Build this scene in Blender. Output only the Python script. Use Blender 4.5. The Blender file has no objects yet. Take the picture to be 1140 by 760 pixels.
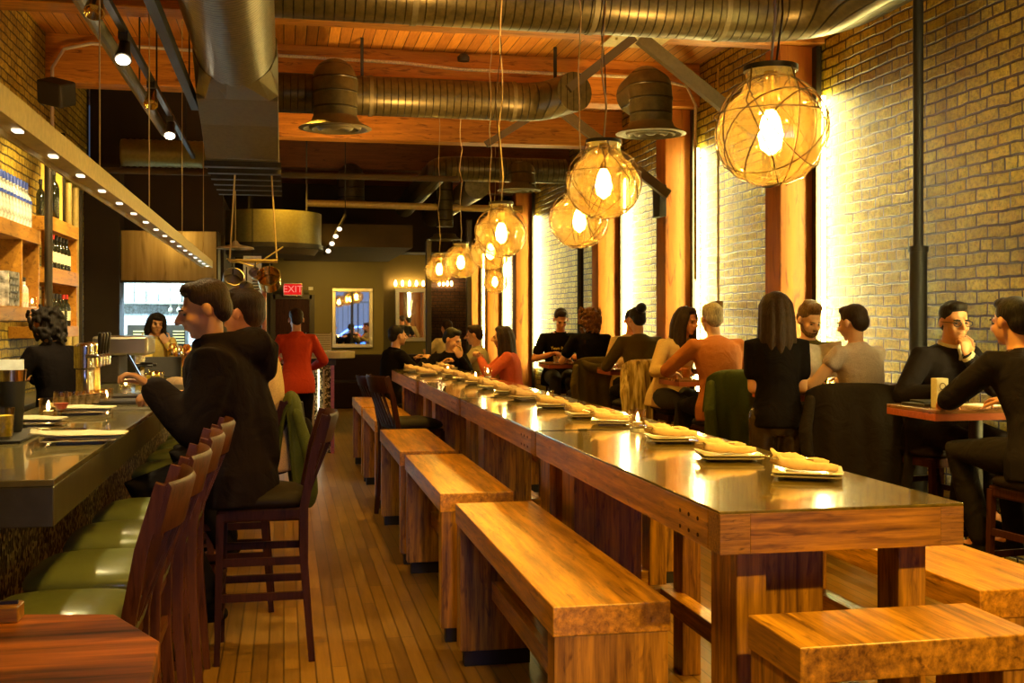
import bpy, bmesh, math, random
from mathutils import Vector, Matrix, Euler, Quaternion, noise
S = bpy.context.scene
COL = S.collection
RND = random.Random(11)
PI = math.pi
# ------------------------------------------------------------------ camera geometry
F, EYE = 1250.0, 1.55
TH = math.atan(254/1250)
SN, CS = math.sin(TH), math.cos(TH)
def xat(px, Y): return Y*math.tan(TH+math.atan((px-570)/F))
def zat(py, X, Y): return EYE+(357-py)*(X*SN+Y*CS)/F
def rad(a): return a*PI/180

# ------------------------------------------------------------------ materials
def nt(name):
    m = bpy.data.materials.new(name); m.use_nodes = True
    n = m.node_tree.nodes; l = m.node_tree.links
    b = n['Principled BSDF']
    return m, n, l, b
def coords(n, l, scale=(1,1,1), rot=(0,0,0)):
    t = n.new('ShaderNodeTexCoord'); mp = n.new('ShaderNodeMapping')
    mp.inputs['Scale'].default_value = scale; mp.inputs['Rotation'].default_value = rot
    l.new(t.outputs['Object'], mp.inputs['Vector'])
    return mp.outputs['Vector']
def ramp(n, l, fac, stops):
    r = n.new('ShaderNodeValToRGB'); e = r.color_ramp.elements
    while len(e) < len(stops): e.new(0.5)
    for i, (p, c) in enumerate(stops):
        e[i].position = p; e[i].color = (*c, 1)
    l.new(fac, r.inputs['Fac']); return r.outputs['Color']
def noise_tex(n, l, vec, scale, detail=4, rough=.6, dist=0):
    t = n.new('ShaderNodeTexNoise'); t.inputs['Scale'].default_value = scale
    t.inputs['Detail'].default_value = detail; t.inputs['Roughness'].default_value = rough
    t.inputs['Distortion'].default_value = dist
    l.new(vec, t.inputs['Vector']); return t.outputs['Fac']
def bump(n, l, b, h, strength=.3, dist=.01):
    bp = n.new('ShaderNodeBump'); bp.inputs['Strength'].default_value = strength
    bp.inputs['Distance'].default_value = dist
    l.new(h, bp.inputs['Height']); l.new(bp.outputs['Normal'], b.inputs['Normal'])
def plain(name, c, rough=.5, metal=0., var=.12, scale=30, bumps=.1, spec=.5, coat=0):
    m, n, l, b = nt(name)
    v = coords(n, l)
    f = noise_tex(n, l, v, scale, 3)
    lo = tuple(max(0, x*(1-var)) for x in c); hi = tuple(min(1, x*(1+var)) for x in c)
    l.new(ramp(n, l, f, [(.3, lo), (.7, hi)]), b.inputs['Base Color'])
    b.inputs['Roughness'].default_value = rough; b.inputs['Metallic'].default_value = metal
    b.inputs['Specular IOR Level'].default_value = spec
    b.inputs['Coat Weight'].default_value = coat
    if bumps: bump(n, l, b, f, bumps, .004)
    return m
def wood(name, c1, c2, axis='x', rough=.4, fine=60, broad=5, bumps=.25, coat=0., spec=.5):
    m, n, l, b = nt(name)
    k = {'x': (.06, 1, 1), 'y': (1, .06, 1), 'z': (1, 1, .06)}[axis]
    v = coords(n, l, k)
    f1 = noise_tex(n, l, v, fine, 5, .65); f2 = noise_tex(n, l, v, broad, 3, .5, 1.2)
    mx = n.new('ShaderNodeMix'); mx.data_type = 'FLOAT'; mx.inputs[0].default_value = .35
    l.new(f1, mx.inputs[2]); l.new(f2, mx.inputs[3])
    k2 = {'x': (.16, 1, 1), 'y': (1, .16, 1), 'z': (1, 1, .16)}[axis]
    v2 = coords(n, l, k2); f3 = noise_tex(n, l, v2, fine*.9, 3, .6, .8)
    fl = ramp(n, l, f3, [(.30, (.30, .24, .2)), (.44, (1, 1, 1))])
    mm = n.new('ShaderNodeMix'); mm.data_type = 'RGBA'; mm.blend_type = 'MULTIPLY'; mm.inputs[0].default_value = .85
    l.new(ramp(n, l, mx.outputs[0], [(.36, c1), (.5, tuple((p+q)/2 for p, q in zip(c1, c2))), (.62, c2)]), mm.inputs[6]); l.new(fl, mm.inputs[7])
    l.new(mm.outputs[2], b.inputs['Base Color'])
    b.inputs['Roughness'].default_value = rough; b.inputs['Coat Weight'].default_value = coat
    b.inputs['Coat Roughness'].default_value = .06 if coat > .9 else .25
    b.inputs['Specular IOR Level'].default_value = spec
    if bumps: bump(n, l, b, f1, bumps, .004)
    return m
def emit(name, c, s):
    m = bpy.data.materials.new(name); m.use_nodes = True
    n = m.node_tree.nodes; n.clear(); l = m.node_tree.links
    e = n.new('ShaderNodeEmission'); e.inputs[0].default_value = (*c, 1); e.inputs[1].default_value = s
    o = n.new('ShaderNodeOutputMaterial'); l.new(e.outputs[0], o.inputs[0]); return m
def thin_glass(name, tint=(1, .93, .8), gloss=.12, rough=.03, scatter=0):
    m = bpy.data.materials.new(name); m.use_nodes = True
    n = m.node_tree.nodes; n.clear(); l = m.node_tree.links
    tr = n.new('ShaderNodeBsdfTransparent'); tr.inputs[0].default_value = (*tint, 1)
    g = n.new('ShaderNodeBsdfGlossy'); g.inputs['Roughness'].default_value = rough; g.inputs[0].default_value = (1, .95, .85, 1)
    lw = n.new('ShaderNodeLayerWeight'); lw.inputs[0].default_value = .35
    mp = n.new('ShaderNodeMapRange'); mp.inputs['To Min'].default_value = gloss*.4; mp.inputs['To Max'].default_value = min(1, gloss*5)
    l.new(lw.outputs['Facing'], mp.inputs['Value'])
    mx = n.new('ShaderNodeMixShader'); l.new(mp.outputs[0], mx.inputs[0]); l.new(tr.outputs[0], mx.inputs[1]); l.new(g.outputs[0], mx.inputs[2])
    nz = n.new('ShaderNodeTexNoise'); nz.inputs['Scale'].default_value = 14
    t = n.new('ShaderNodeTexCoord'); l.new(t.outputs['Object'], nz.inputs['Vector'])
    bp = n.new('ShaderNodeBump'); bp.inputs['Strength'].default_value = .5; bp.inputs['Distance'].default_value = .01
    l.new(nz.outputs['Fac'], bp.inputs['Height']); l.new(bp.outputs['Normal'], g.inputs['Normal'])
    o = n.new('ShaderNodeOutputMaterial'); last = mx
    if scatter:
        ts = n.new('ShaderNodeBsdfTranslucent'); ts.inputs[0].default_value = (1, .72, .34, 1); m3 = n.new('ShaderNodeMixShader'); m3.inputs[0].default_value = scatter
        l.new(mx.outputs[0], m3.inputs[1]); l.new(ts.outputs[0], m3.inputs[2]); last = m3
    l.new(last.outputs[0], o.inputs[0]); return m
def brick(name, c1, c2, mortar, rough=.42, bw=.215, bh=.078, uv='yz', bumps=1.0, msize=.009, spec=.5):
    m, n, l, b = nt(name)
    t = n.new('ShaderNodeTexCoord'); sp = n.new('ShaderNodeSeparateXYZ'); cb = n.new('ShaderNodeCombineXYZ')
    l.new(t.outputs['Object'], sp.inputs[0])
    l.new(sp.outputs['Y' if uv == 'yz' else 'X'], cb.inputs[0]); l.new(sp.outputs['Z'], cb.inputs[1])
    # wobble so that the courses are not ruler straight
    nz = n.new('ShaderNodeTexNoise'); nz.inputs['Scale'].default_value = 5; nz.inputs['Detail'].default_value = 2
    l.new(cb.outputs[0], nz.inputs['Vector'])
    sc = n.new('ShaderNodeVectorMath'); sc.operation = 'SCALE'; sc.inputs['Scale'].default_value = .03
    l.new(nz.outputs['Color'], sc.inputs[0])
    ad = n.new('ShaderNodeVectorMath'); ad.operation = 'ADD'; l.new(cb.outputs[0], ad.inputs[0]); l.new(sc.outputs[0], ad.inputs[1])
    br = n.new('ShaderNodeTexBrick'); br.offset = .5; br.offset_frequency = 2; br.squash = .55; br.squash_frequency = 6
    br.inputs['Scale'].default_value = 1; br.inputs['Brick Width'].default_value = bw; br.inputs['Row Height'].default_value = bh
    br.inputs['Mortar Size'].default_value = msize; br.inputs['Mortar Smooth'].default_value = .35
    br.inputs['Color1'].default_value = (*c1, 1); br.inputs['Color2'].default_value = (*c2, 1); br.inputs['Mortar'].default_value = (*mortar, 1)
    br.inputs['Bias'].default_value = 0
    l.new(ad.outputs[0], br.inputs['Vector'])
    f = noise_tex(n, l, cb.outputs[0], 26, 6, .75); g = noise_tex(n, l, cb.outputs[0], 1.3, 3, .6)
    dirt = ramp(n, l, f, [(.36, (.25, .19, .08)), (.56, (1, 1, 1))])
    big = ramp(n, l, g, [(.34, (.45, .34, .18)), (.58, (1, 1, 1))])
    mx = n.new('ShaderNodeMix'); mx.data_type = 'RGBA'; mx.blend_type = 'MULTIPLY'; mx.inputs[0].default_value = .75
    l.new(br.outputs['Color'], mx.inputs[6]); l.new(dirt, mx.inputs[7])
    m2 = n.new('ShaderNodeMix'); m2.data_type = 'RGBA'; m2.blend_type = 'MULTIPLY'; m2.inputs[0].default_value = .9
    l.new(mx.outputs[2], m2.inputs[6]); l.new(big, m2.inputs[7])
    l.new(m2.outputs[2], b.inputs['Base Color'])
    h = n.new('ShaderNodeMath'); h.operation = 'MULTIPLY_ADD'; h.inputs[1].default_value = -1.0
    l.new(br.outputs['Fac'], h.inputs[0])
    sf = n.new('ShaderNodeMath'); sf.operation = 'MULTIPLY'; sf.inputs[1].default_value = .55; l.new(f, sf.inputs[0])
    l.new(sf.outputs[0], h.inputs[2])
    bump(n, l, b, h.outputs[0], bumps, .022)
    b.inputs['Roughness'].default_value = rough; b.inputs['Specular IOR Level'].default_value = spec
    return m
def planks(name, c1, c2, gap, width, length, along='y', rough=.4, bumps=.25, coat=0., plane='xy'):
    m, n, l, b = nt(name)
    t = n.new('ShaderNodeTexCoord'); sp = n.new('ShaderNodeSeparateXYZ'); cb = n.new('ShaderNodeCombineXYZ')
    l.new(t.outputs['Object'], sp.inputs[0])
    A, B = (('Y', 'X') if along == 'y' else ('X', 'Y'))
    if plane == 'xz': A, B = 'Z', 'X'
    l.new(sp.outputs[A], cb.inputs[0]); l.new(sp.outputs[B], cb.inputs[1])
    br = n.new('ShaderNodeTexBrick'); br.offset = .37; br.offset_frequency = 3; br.squash = 1
    br.inputs['Scale'].default_value = 1; br.inputs['Brick Width'].default_value = length; br.inputs['Row Height'].default_value = width
    br.inputs['Mortar Size'].default_value = .004; br.inputs['Mortar Smooth'].default_value = .2
    br.inputs['Color1'].default_value = (*c1, 1); br.inputs['Color2'].default_value = (*c2, 1); br.inputs['Mortar'].default_value = (*gap, 1)
    l.new(cb.outputs[0], br.inputs['Vector'])
    mp = n.new('ShaderNodeMapping'); mp.inputs['Scale'].default_value = (.08, 1, 1); l.new(cb.outputs[0], mp.inputs[0])
    f = noise_tex(n, l, mp.outputs[0], 40, 5, .7); g = noise_tex(n, l, cb.outputs[0], 1.2, 3)
    gr = ramp(n, l, f, [(.3, (.55, .5, .45)), (.65, (1, 1, 1))])
    mx = n.new('ShaderNodeMix'); mx.data_type = 'RGBA'; mx.blend_type = 'MULTIPLY'; mx.inputs[0].default_value = .8
    l.new(br.outputs['Color'], mx.inputs[6]); l.new(gr, mx.inputs[7]); l.new(mx.outputs[2], b.inputs['Base Color'])
    r = n.new('ShaderNodeMapRange'); r.inputs['To Min'].default_value = rough*.8; r.inputs['To Max'].default_value = rough*1.3
    l.new(g, r.inputs['Value']); l.new(r.outputs[0], b.inputs['Roughness'])
    h = n.new('ShaderNodeMath'); h.operation = 'MULTIPLY_ADD'; h.inputs[1].default_value = -1
    l.new(br.outputs['Fac'], h.inputs[0]); s2 = n.new('ShaderNodeMath'); s2.operation = 'MULTIPLY'; s2.inputs[1].default_value = .3
    l.new(f, s2.inputs[0]); l.new(s2.outputs[0], h.inputs[2])
    bump(n, l, b, h.outputs[0], bumps, .006); b.inputs['Coat Weight'].default_value = coat
    return m
def spiral(name, c, axis='x', rough=.4, metal=.85, k=9, tilt=.0):
    m, n, l, b = nt(name)
    v = coords(n, l)
    w = n.new('ShaderNodeTexWave'); w.wave_type = 'BANDS'; w.bands_direction = axis.upper(); w.wave_profile = 'SAW'
    w.inputs['Scale'].default_value = k; w.inputs['Distortion'].default_value = .15; l.new(v, w.inputs['Vector'])
    cr = ramp(n, l, w.outputs['Fac'], [(.0, (0, 0, 0)), (.86, (0, 0, 0)), (.93, (1, 1, 1))])
    f = noise_tex(n, l, v, 18, 4)
    mx = n.new('ShaderNodeMix'); mx.data_type = 'RGBA'; mx.blend_type = 'MULTIPLY'; l.new(cr, mx.inputs[0]); mx.inputs[7].default_value = (.18, .15, .1, 1)
    l.new(ramp(n, l, f, [(.3, tuple(x*.7 for x in c)), (.7, tuple(min(1, x*1.25) for x in c))]), mx.inputs[6]); l.new(mx.outputs[2], b.inputs['Base Color'])
    b.inputs['Roughness'].default_value = rough; b.inputs['Metallic'].default_value = metal
    bump(n, l, b, cr, .9, .02); return m
def mosaic(name):
    m, n, l, b = nt(name)
    v = coords(n, l, (1, 1, 1)); vo = n.new('ShaderNodeTexVoronoi'); vo.inputs['Scale'].default_value = 55; l.new(v, vo.inputs['Vector'])
    l.new(ramp(n, l, vo.outputs['Color'], [(.2, (.02, .018, .010)), (.5, (.16, .14, .06)), (.75, (.9, .8, .45))]), b.inputs['Base Color'])
    b.inputs['Metallic'].default_value = .7; b.inputs['Roughness'].default_value = .28
    bump(n, l, b, vo.outputs['Distance'], .9, .01); return m

M = {}
M['brickR'] = brick('painted_brick_warm', (.84, .66, .07), (.58, .42, .03), (.07, .030, .003), rough=.36, bw=.235, bh=.084, msize=.010, spec=.25)
M['brickL'] = brick('painted_brick_left', (.78, .60, .08), (.5, .37, .04), (.09, .06, .02), rough=.5)
M['brickX'] = brick('brick_back', (.20, .09, .02), (.13, .06, .015), (.03, .02, .01), uv='xz', rough=.6)
M['floor'] = planks('floor_boards', (.26, .135, .020), (.15, .075, .012), (.07, .034, .006), .07, 1.1, rough=.30, bumps=.03)
M['deck'] = planks('ceiling_deck', (.72, .32, .035), (.44, .17, .020), (.02, .008, .002), .11, 6, rough=.55, bumps=.5)
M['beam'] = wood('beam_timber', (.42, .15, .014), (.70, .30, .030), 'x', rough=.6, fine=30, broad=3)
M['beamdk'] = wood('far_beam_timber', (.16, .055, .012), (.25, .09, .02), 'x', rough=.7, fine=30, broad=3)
M['post'] = wood('column_timber', (.30, .090, .004), (.46, .15, .008), 'z', rough=.55, fine=14, broad=3, bumps=.15)
M['oakx'] = wood('oak_across', (.13, .050, .003), (.72, .34, .020), 'x', rough=.33, coat=.15, fine=42)
M['oaky'] = wood('oak_along', (.17, .064, .004), (.78, .36, .022), 'y', rough=.30, coat=.3, fine=42, bumps=.9)
M['oakz'] = wood('oak_upright', (.10, .038, .003), (.62, .29, .016), 'z', rough=.4, coat=.1, fine=42)
M['oakend'] = wood('oak_end_grain', (.16, .065, .008), (.46, .22, .03), 'x', rough=.45, fine=150, bumps=.3)
M['ttop'] = wood('worn_table_top', (.07, .05, .009), (.22, .155, .028), 'y', rough=.16, coat=1.0, fine=25, broad=4, bumps=.04)
M['stool'] = wood('dark_stool_wood', (.022, .006, .003), (.05, .014, .006), 'z', rough=.5, coat=.0, bumps=.06, spec=.1)
M['stoolb'] = wood('brown_stool_wood', (.06, .018, .006), (.13, .042, .012), 'z', rough=.38, coat=.03, bumps=.08, spec=.12)
M['vinyl'] = plain('olive_vinyl', (.13, .155, .062), rough=.30, var=.08, bumps=.08, coat=.15)
M['vinyldk'] = plain('dark_vinyl', (.010, .005, .003), rough=.6, spec=.15)
M['redwood'] = wood('red_table_edge', (.34, .07, .02), (.50, .13, .035), 'x', rough=.3, coat=.3, bumps=.05)
M['redtop'] = wood('two_top_surface', (.20, .08, .02), (.3, .13, .04), 'x', rough=.25, coat=.4, bumps=.05)
M['butcher'] = wood('butcher_block', (.015, .004, .001), (.60, .18, .014), 'x', rough=.42, fine=16, broad=5, bumps=.3, coat=.0, spec=.25)
M['bartop'] = plain('bar_top_concrete', (.15, .125, .055), rough=.16, var=.35, scale=6, bumps=.05, coat=.5)
M['baredge'] = plain('bar_edge_steel', (.12, .10, .05), rough=.36, metal=.6, var=.15, scale=12)
M['mosaic'] = mosaic('glitter_mosaic')
M['duct'] = spiral('spiral_duct', (.085, .068, .024), 'x', metal=.55, k=4.5, rough=.36)
M['ducty'] = spiral('spiral_duct_long', (.17, .135, .05), 'y', metal=.65, k=6, rough=.36)
M['ductz'] = spiral('spiral_duct_drop', (.085, .070, .025), 'z', k=2.2, metal=.35)
M['ductdk'] = plain('dull_duct_metal', (.13, .11, .05), rough=.5, metal=.4)
M['drum'] = plain('olive_drum_metal', (.24, .20, .06), rough=.45, metal=.5)
M['brace'] = plain('painted_brace', (.12, .09, .035), rough=.5)
M['steel'] = plain('brushed_steel', (.50, .46, .36), rough=.28, metal=1, var=.08, scale=5, bumps=.02)
M['steeldk'] = plain('dark_steel', (.045, .035, .022), rough=.45, metal=.6)
M['grid'] = plain('channel_metal', (.62, .48, .17), rough=.5, metal=.35)
M['hood'] = wood('brushed_hood_metal', (.36, .25, .08), (.60, .45, .18), 'z', rough=.28, fine=8, broad=2, bumps=.03); M['hood'].node_tree.nodes['Principled BSDF'].inputs['Metallic'].default_value = .8
M['black'] = plain('black_paint', (.012, .009, .006), rough=.55)
M['dark'] = plain('dark_paint', (.035, .02, .010), rough=.8, scale=4)
M['darkb'] = plain('soffit_brown', (.085, .055, .022), rough=.8, scale=4)
M['gold'] = plain('gold_wallcovering', (.17, .12, .018), rough=.55, metal=.25, var=.45, scale=140, bumps=.3)
M['shelf'] = wood('shelf_pine', (.40, .17, .015), (.60, .29, .03), 'y', rough=.45, fine=30, bumps=.1)
M['white'] = plain('white_china', (.62, .55, .42), rough=.25, var=.04, coat=.3)
M['napkin'] = plain('tan_napkin', (.62, .42, .24), rough=.8, var=.1, scale=60, bumps=.3)
M['linen'] = plain('pale_linen', (.55, .50, .34), rough=.85, var=.08, scale=60, bumps=.2)
M['chrome'] = plain('chrome', (.75, .70, .6), rough=.12, metal=1, bumps=0)
M['brass'] = plain('brass', (.75, .50, .16), rough=.2, metal=1, bumps=0)
M['copper'] = plain('copper', (.8, .35, .12), rough=.2, metal=1, bumps=0)
M['glass'] = thin_glass('clear_glass')
M['globe'] = thin_glass('pendant_glass', (1, .92, .68), .30, .06, .05)
M['pane'] = thin_glass('window_glass', (.97, .98, 1), .05)
M['wire'] = plain('dark_wire', (.09, .05, .02), rough=.4, metal=.6)
M['cord'] = plain('pale_cord', (.62, .45, .18), rough=.6)
M['bulb'] = emit('bulb_glow', (1, .58, .09), 130)
M['flame'] = emit('candle_flame', (1, .62, .25), 60)
M['led0'] = emit('led_strip_glow_near', (1, .84, .30), 120)
M['led'] = emit('led_strip_glow', (1, .84, .30), 85)
M['down'] = emit('downlight_glow', (1, .85, .60), 1.6)
M['spot'] = emit('spot_glow', (1, .86, .62), 30)
M['cool'] = emit('kitchen_lamp_glow', (.62, .85, 1), 12)
M['exit'] = emit('exit_red', (1, .02, .015), .5)
M['exitt'] = emit('exit_letters', (1, .22, .15), .7)
M['screen'] = emit('phone_screen', (.6, .8, 1), 2.2)
M['bottle_clear'] = plain('clear_bottle_glass', (.62, .64, .60), rough=.08, metal=.0, var=.75, scale=22, bumps=0, coat=.8)
M['bottle_dark'] = plain('dark_bottle_glass', (.015, .016, .008), rough=.1, bumps=0, coat=.6)
M['blue'] = plain('blue_enamel', (.03, .07, .45), rough=.4)
M['label'] = plain('cream_label', (.72, .64, .44), rough=.7, var=.25, scale=60)
M['amber'] = plain('amber_liquor', (.45, .16, .02), rough=.1, coat=.6)
M['redcap'] = plain('red_cap', (.5, .03, .02), rough=.4)
M['yellowb'] = plain('yellow_panel', (.85, .62, .12), rough=.5)
M['lime'] = plain('citrus', (.75, .68, .05), rough=.4, var=.4, scale=50)
M['tile'] = brick('kitchen_tile', (.70, .76, .78), (.66, .72, .75), (.45, .5, .52), uv='xz', rough=.25, bw=.15, bh=.15, bumps=.3, msize=.004)
M['tiley'] = brick('kitchen_side_tile', (.70, .76, .78), (.66, .72, .75), (.45, .5, .52), uv='yz', rough=.25, bw=.15, bh=.15, bumps=.3, msize=.004)
M['plum'] = plain('dark_upholstery', (.014, .005, .003), rough=.7, spec=.1)
M['mirror'] = plain('mirror_silver', (.92, .92, .92), rough=.02, metal=1, bumps=0, var=0)
M['frame'] = plain('silver_gilt_frame', (.55, .48, .32), rough=.35, metal=.8, scale=80)
M['paper'] = plain('paper', (.93, .91, .84), rough=.9, bumps=0)
M['ink'] = plain('ink', (.03, .025, .02), rough=.9)
M['concrete'] = plain('street_paving', (.30, .33, .40), rough=.8)
M['facade'] = plain('street_facade', (.32, .34, .42), rough=.8)
M['carblue'] = plain('blue_car_paint', (.03, .16, .60), rough=.25, coat=.8, bumps=0)
M['wallfront'] = plain('front_wall_paint', (.20, .14, .06), rough=.7)

# ------------------------------------------------------------------ mesh helpers
def frame_for(d, up=Vector((0, 0, 1))):
    d = d.normalized()
    if abs(d.dot(up)) > .97: up = Vector((0, 1, 0)) if abs(d.y) < .9 else Vector((1, 0, 0))
    x = up.cross(d).normalized(); y = d.cross(x).normalized()
    return x, y
class MB:
    def __init__(s): s.bm = bmesh.new()
    def box(s, x0, x1, y0, y1, z0, z1, mat=None, mi=0):
        vs = [Vector((x, y, z)) for x in (x0, x1) for y in (y0, y1) for z in (z0, z1)]
        if mat is not None: vs = [mat @ v for v in vs]
        v = [s.bm.verts.new(c) for c in vs]
        for f in ((0, 1, 3, 2), (4, 6, 7, 5), (0, 4, 5, 1), (2, 3, 7, 6), (0, 2, 6, 4), (1, 5, 7, 3)):
            s.bm.faces.new([v[i] for i in f]).material_index = mi
        return s
    def beam(s, a, b, w, h, up=(0, 0, 1), mi=0):
        a, b = Vector(a), Vector(b); x, y = frame_for(b-a, Vector(up))
        r = [s.bm.verts.new(p+x*i*w/2+y*j*h/2) for p in (a, b) for i, j in ((-1, -1), (1, -1), (1, 1), (-1, 1))]
        for f in ((0, 3, 2, 1), (4, 5, 6, 7), (0, 1, 5, 4), (1, 2, 6, 5), (2, 3, 7, 6), (3, 0, 4, 7)):
            s.bm.faces.new([r[i] for i in f]).material_index = mi
        return s
    def rings(s, rings, closed=False, caps=True, mi=0):
        rr = [[s.bm.verts.new(p) for p in r] for r in rings]
        n = len(rr[0]); m = len(rr)
        for i in range(m if closed else m-1):
            a, b = rr[i], rr[(i+1) % m]
            for j in range(n):
                k = (j+1) % n
                s.bm.faces.new((a[j], a[k], b[k], b[j])).material_index = mi
        if caps and not closed:
            s.bm.faces.new(list(reversed(rr[0]))).material_index = mi; s.bm.faces.new(rr[-1]).material_index = mi
        return s
    def tube(s, pts, r, seg=10, caps=True, closed=False, mi=0, flat=1.0, up=None, round_=False):
        pts = [Vector(p) for p in pts]; n = len(pts)
        rr = list(r) if hasattr(r, '__len__') else [r]*n
        if round_:
            d0 = (pts[0]-pts[1]).normalized(); d1 = (pts[-1]-pts[-2]).normalized()
            pts = [pts[0]+d0*rr[0]*.85, pts[0]+d0*rr[0]*.5]+pts+[pts[-1]+d1*rr[-1]*.5, pts[-1]+d1*rr[-1]*.85]
            rr = [rr[0]*.4, rr[0]*.82]+rr+[rr[-1]*.82, rr[-1]*.4]; n = len(pts)
        rings = []; px = None
        for i, p in enumerate(pts):
            if closed: d = pts[(i+1) % n]-pts[i-1]
            else: d = pts[min(i+1, n-1)]-pts[max(i-1, 0)]
            if d.length < 1e-9: d = Vector((0, 0, 1))
            d.normalize()
            if px is None: x, y = frame_for(d, Vector(up) if up else Vector((0, 0, 1)))
            else:
                x = px-d*px.dot(d)
                if x.length < 1e-6: x, y = frame_for(d)
                x.normalize(); y = d.cross(x)
            px = x
            rings.append([p+(x*math.cos(2*PI*j/seg)+y*math.sin(2*PI*j/seg)*flat)*rr[i] for j in range(seg)])
        return s.rings(rings, closed, caps, mi)
    def lathe(s, prof, c=(0, 0, 0), seg=20, mi=0, caps=True):
        c = Vector(c)
        return s.rings([[c+Vector((r*math.cos(2*PI*j/seg), r*math.sin(2*PI*j/seg), z)) for j in range(seg)] for r, z in prof], False, caps, mi)
    def ell(s, c, r, rot=None, seg=14, mi=0):
        c = Vector(c); q = rot if rot is not None else Matrix.Identity(3)
        rg = []
        k = seg//2+1
        for i in range(1, k):
            a = -PI/2+PI*i/k
            rg.append([c+q @ Vector((r[0]*math.cos(a)*math.cos(2*PI*j/seg), r[1]*math.cos(a)*math.sin(2*PI*j/seg), r[2]*math.sin(a))) for j in range(seg)])
        rr = [[s.bm.verts.new(p) for p in g] for g in rg]
        bt = s.bm.verts.new(c+q @ Vector((0, 0, -r[2]))); tp = s.bm.verts.new(c+q @ Vector((0, 0, r[2])))
        for i in range(len(rr)-1):
            for j in range(seg): s.bm.faces.new((rr[i][j], rr[i][(j+1) % seg], rr[i+1][(j+1) % seg], rr[i+1][j])).material_index = mi
        for j in range(seg):
            s.bm.faces.new((bt, rr[0][(j+1) % seg], rr[0][j])).material_index = mi
            s.bm.faces.new((tp, rr[-1][j], rr[-1][(j+1) % seg])).material_index = mi
        return s
    def prism(s, poly, z0, z1, mi=0):
        return s.rings([[Vector((x, y, z0)) for x, y in poly], [Vector((x, y, z1)) for x, y in poly]], False, True, mi)
    def xf(s, m):
        bmesh.ops.transform(s.bm, matrix=m, verts=s.bm.verts); return s
    def build(s, name, mat, parent=None, bevel=0, smooth=False, loc=None, rot=None, solid=0, disp=0):
        bmesh.ops.recalc_face_normals(s.bm, faces=s.bm.faces)
        me = bpy.data.meshes.new(name); s.bm.to_mesh(me); s.bm.free()
        for m_ in (mat if isinstance(mat, (list, tuple)) else [mat]): me.materials.append(M[m_] if isinstance(m_, str) else m_)
        if smooth:
            for p in me.polygons: p.use_smooth = True
        o = bpy.data.objects.new(name, me); COL.objects.link(o)
        if parent is not None: o.parent = parent
        if loc is not None: o.location = loc
        if rot is not None: o.rotation_euler = rot
        if solid:
            k = o.modifiers.new('s', 'SOLIDIFY'); k.thickness = solid; k.offset = 0
        if bevel:
            k = o.modifiers.new('b', 'BEVEL'); k.width = bevel; k.segments = 2; k.limit_method = 'ANGLE'; k.angle_limit = rad(50)
        if smooth and bevel == 0 and smooth != 'all':
            k = o.modifiers.new('es', 'EDGE_SPLIT'); k.split_angle = rad(48)
        return o
def thing(name, label, cat, loc=(0, 0, 0), rz=0, group=None):
    o = bpy.data.objects.new(name, None); COL.objects.link(o)
    o.empty_display_size = .1
    o.location = loc; o.rotation_euler = (0, 0, rz); return tag(o, label, cat, group)
def tag(o, label, cat, group=None, kind=None):
    o['label'] = label; o['category'] = cat
    if group: o['group'] = group
    if kind: o['kind'] = kind
    return o
def text_mesh(o):
    dg = bpy.context.evaluated_depsgraph_get(); dg.update()
    me = bpy.data.meshes.new_from_object(o.evaluated_get(dg)); n = o.name; bpy.data.objects.remove(o)
    q = bpy.data.objects.new(n, me); COL.objects.link(q); return q
def struct(o, label=None):
    o['kind'] = 'structure'
    if label: o['label'] = label
    return o
def dup(root, loc=None, rz=None, label=None, group=None, scale=None):
    r = root.copy(); COL.objects.link(r)
    if loc is not None: r.location = loc
    if rz is not None: r.rotation_euler = (0, 0, rz)
    if label: r['label'] = label
    if group: r['group'] = group
    if scale: r.scale = scale
    for ch in list(root.children):
        c = ch.copy(); COL.objects.link(c); c.parent = r
        for g in list(ch.children):
            d = g.copy(); COL.objects.link(d); d.parent = c
    return r
ORD = ['', 'first', 'second', 'third', 'fourth', 'fifth', 'sixth', 'seventh', 'eighth', 'ninth', 'tenth', 'eleventh', 'twelfth', 'thirteenth', 'fourteenth', 'fifteenth', 'sixteenth', 'seventeenth', 'eighteenth', 'nineteenth', 'twentieth']

# ------------------------------------------------------------------ setting
WX, LX = 4.5, -2.3
ZC = 4.38
struct(MB().box(LX-.2, WX+.2, -2.6, 27.2, -.1, 0).build('floor', 'floor'))
struct(MB().box(LX-.2, WX+.2, -2.6, 27.2, ZC, ZC+.1).build('ceiling', 'deck'))
struct(MB().box(WX, WX+.2, -2.6, 27.2, 0, ZC).build('wall_right', 'brickR'))
struct(MB().box(LX-.2, LX, -2.6, 14.2, 0, ZC).build('wall_left', 'brickL'))
struct(MB().box(LX-.2, LX, 17.8, 27.2, 0, ZC).build('wall_left', 'dark'))
struct(MB().box(-3.2, LX-.2, 14.2, 17.8, -.1, 0).build('floor_kitchen', 'concrete'))
struct(MB().box(-3.2, LX, 14.1, 14.25, 0, ZC).build('wall_kitchen_front', 'dark'))
struct(MB().box(LX-.2, WX+.2, 27, 27.2, 0, ZC).build('wall_back', 'brickX'))
struct(MB().box(-.20, 1.82, 21, 27, 0, ZC).build('wall_center', 'gold'))
struct(MB().box(1.82, 3.0, 23.2, 27, 0, ZC).build('wall_recess', 'gold'))
# dark wall with the exit door
w = MB(); w.box(LX, -.75, 20.6, 20.8, 0, ZC); w.box(-.75, -.20, 20.6, 20.8, 0, ZC)
struct(w.build('wall_exit', 'black'))
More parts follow.
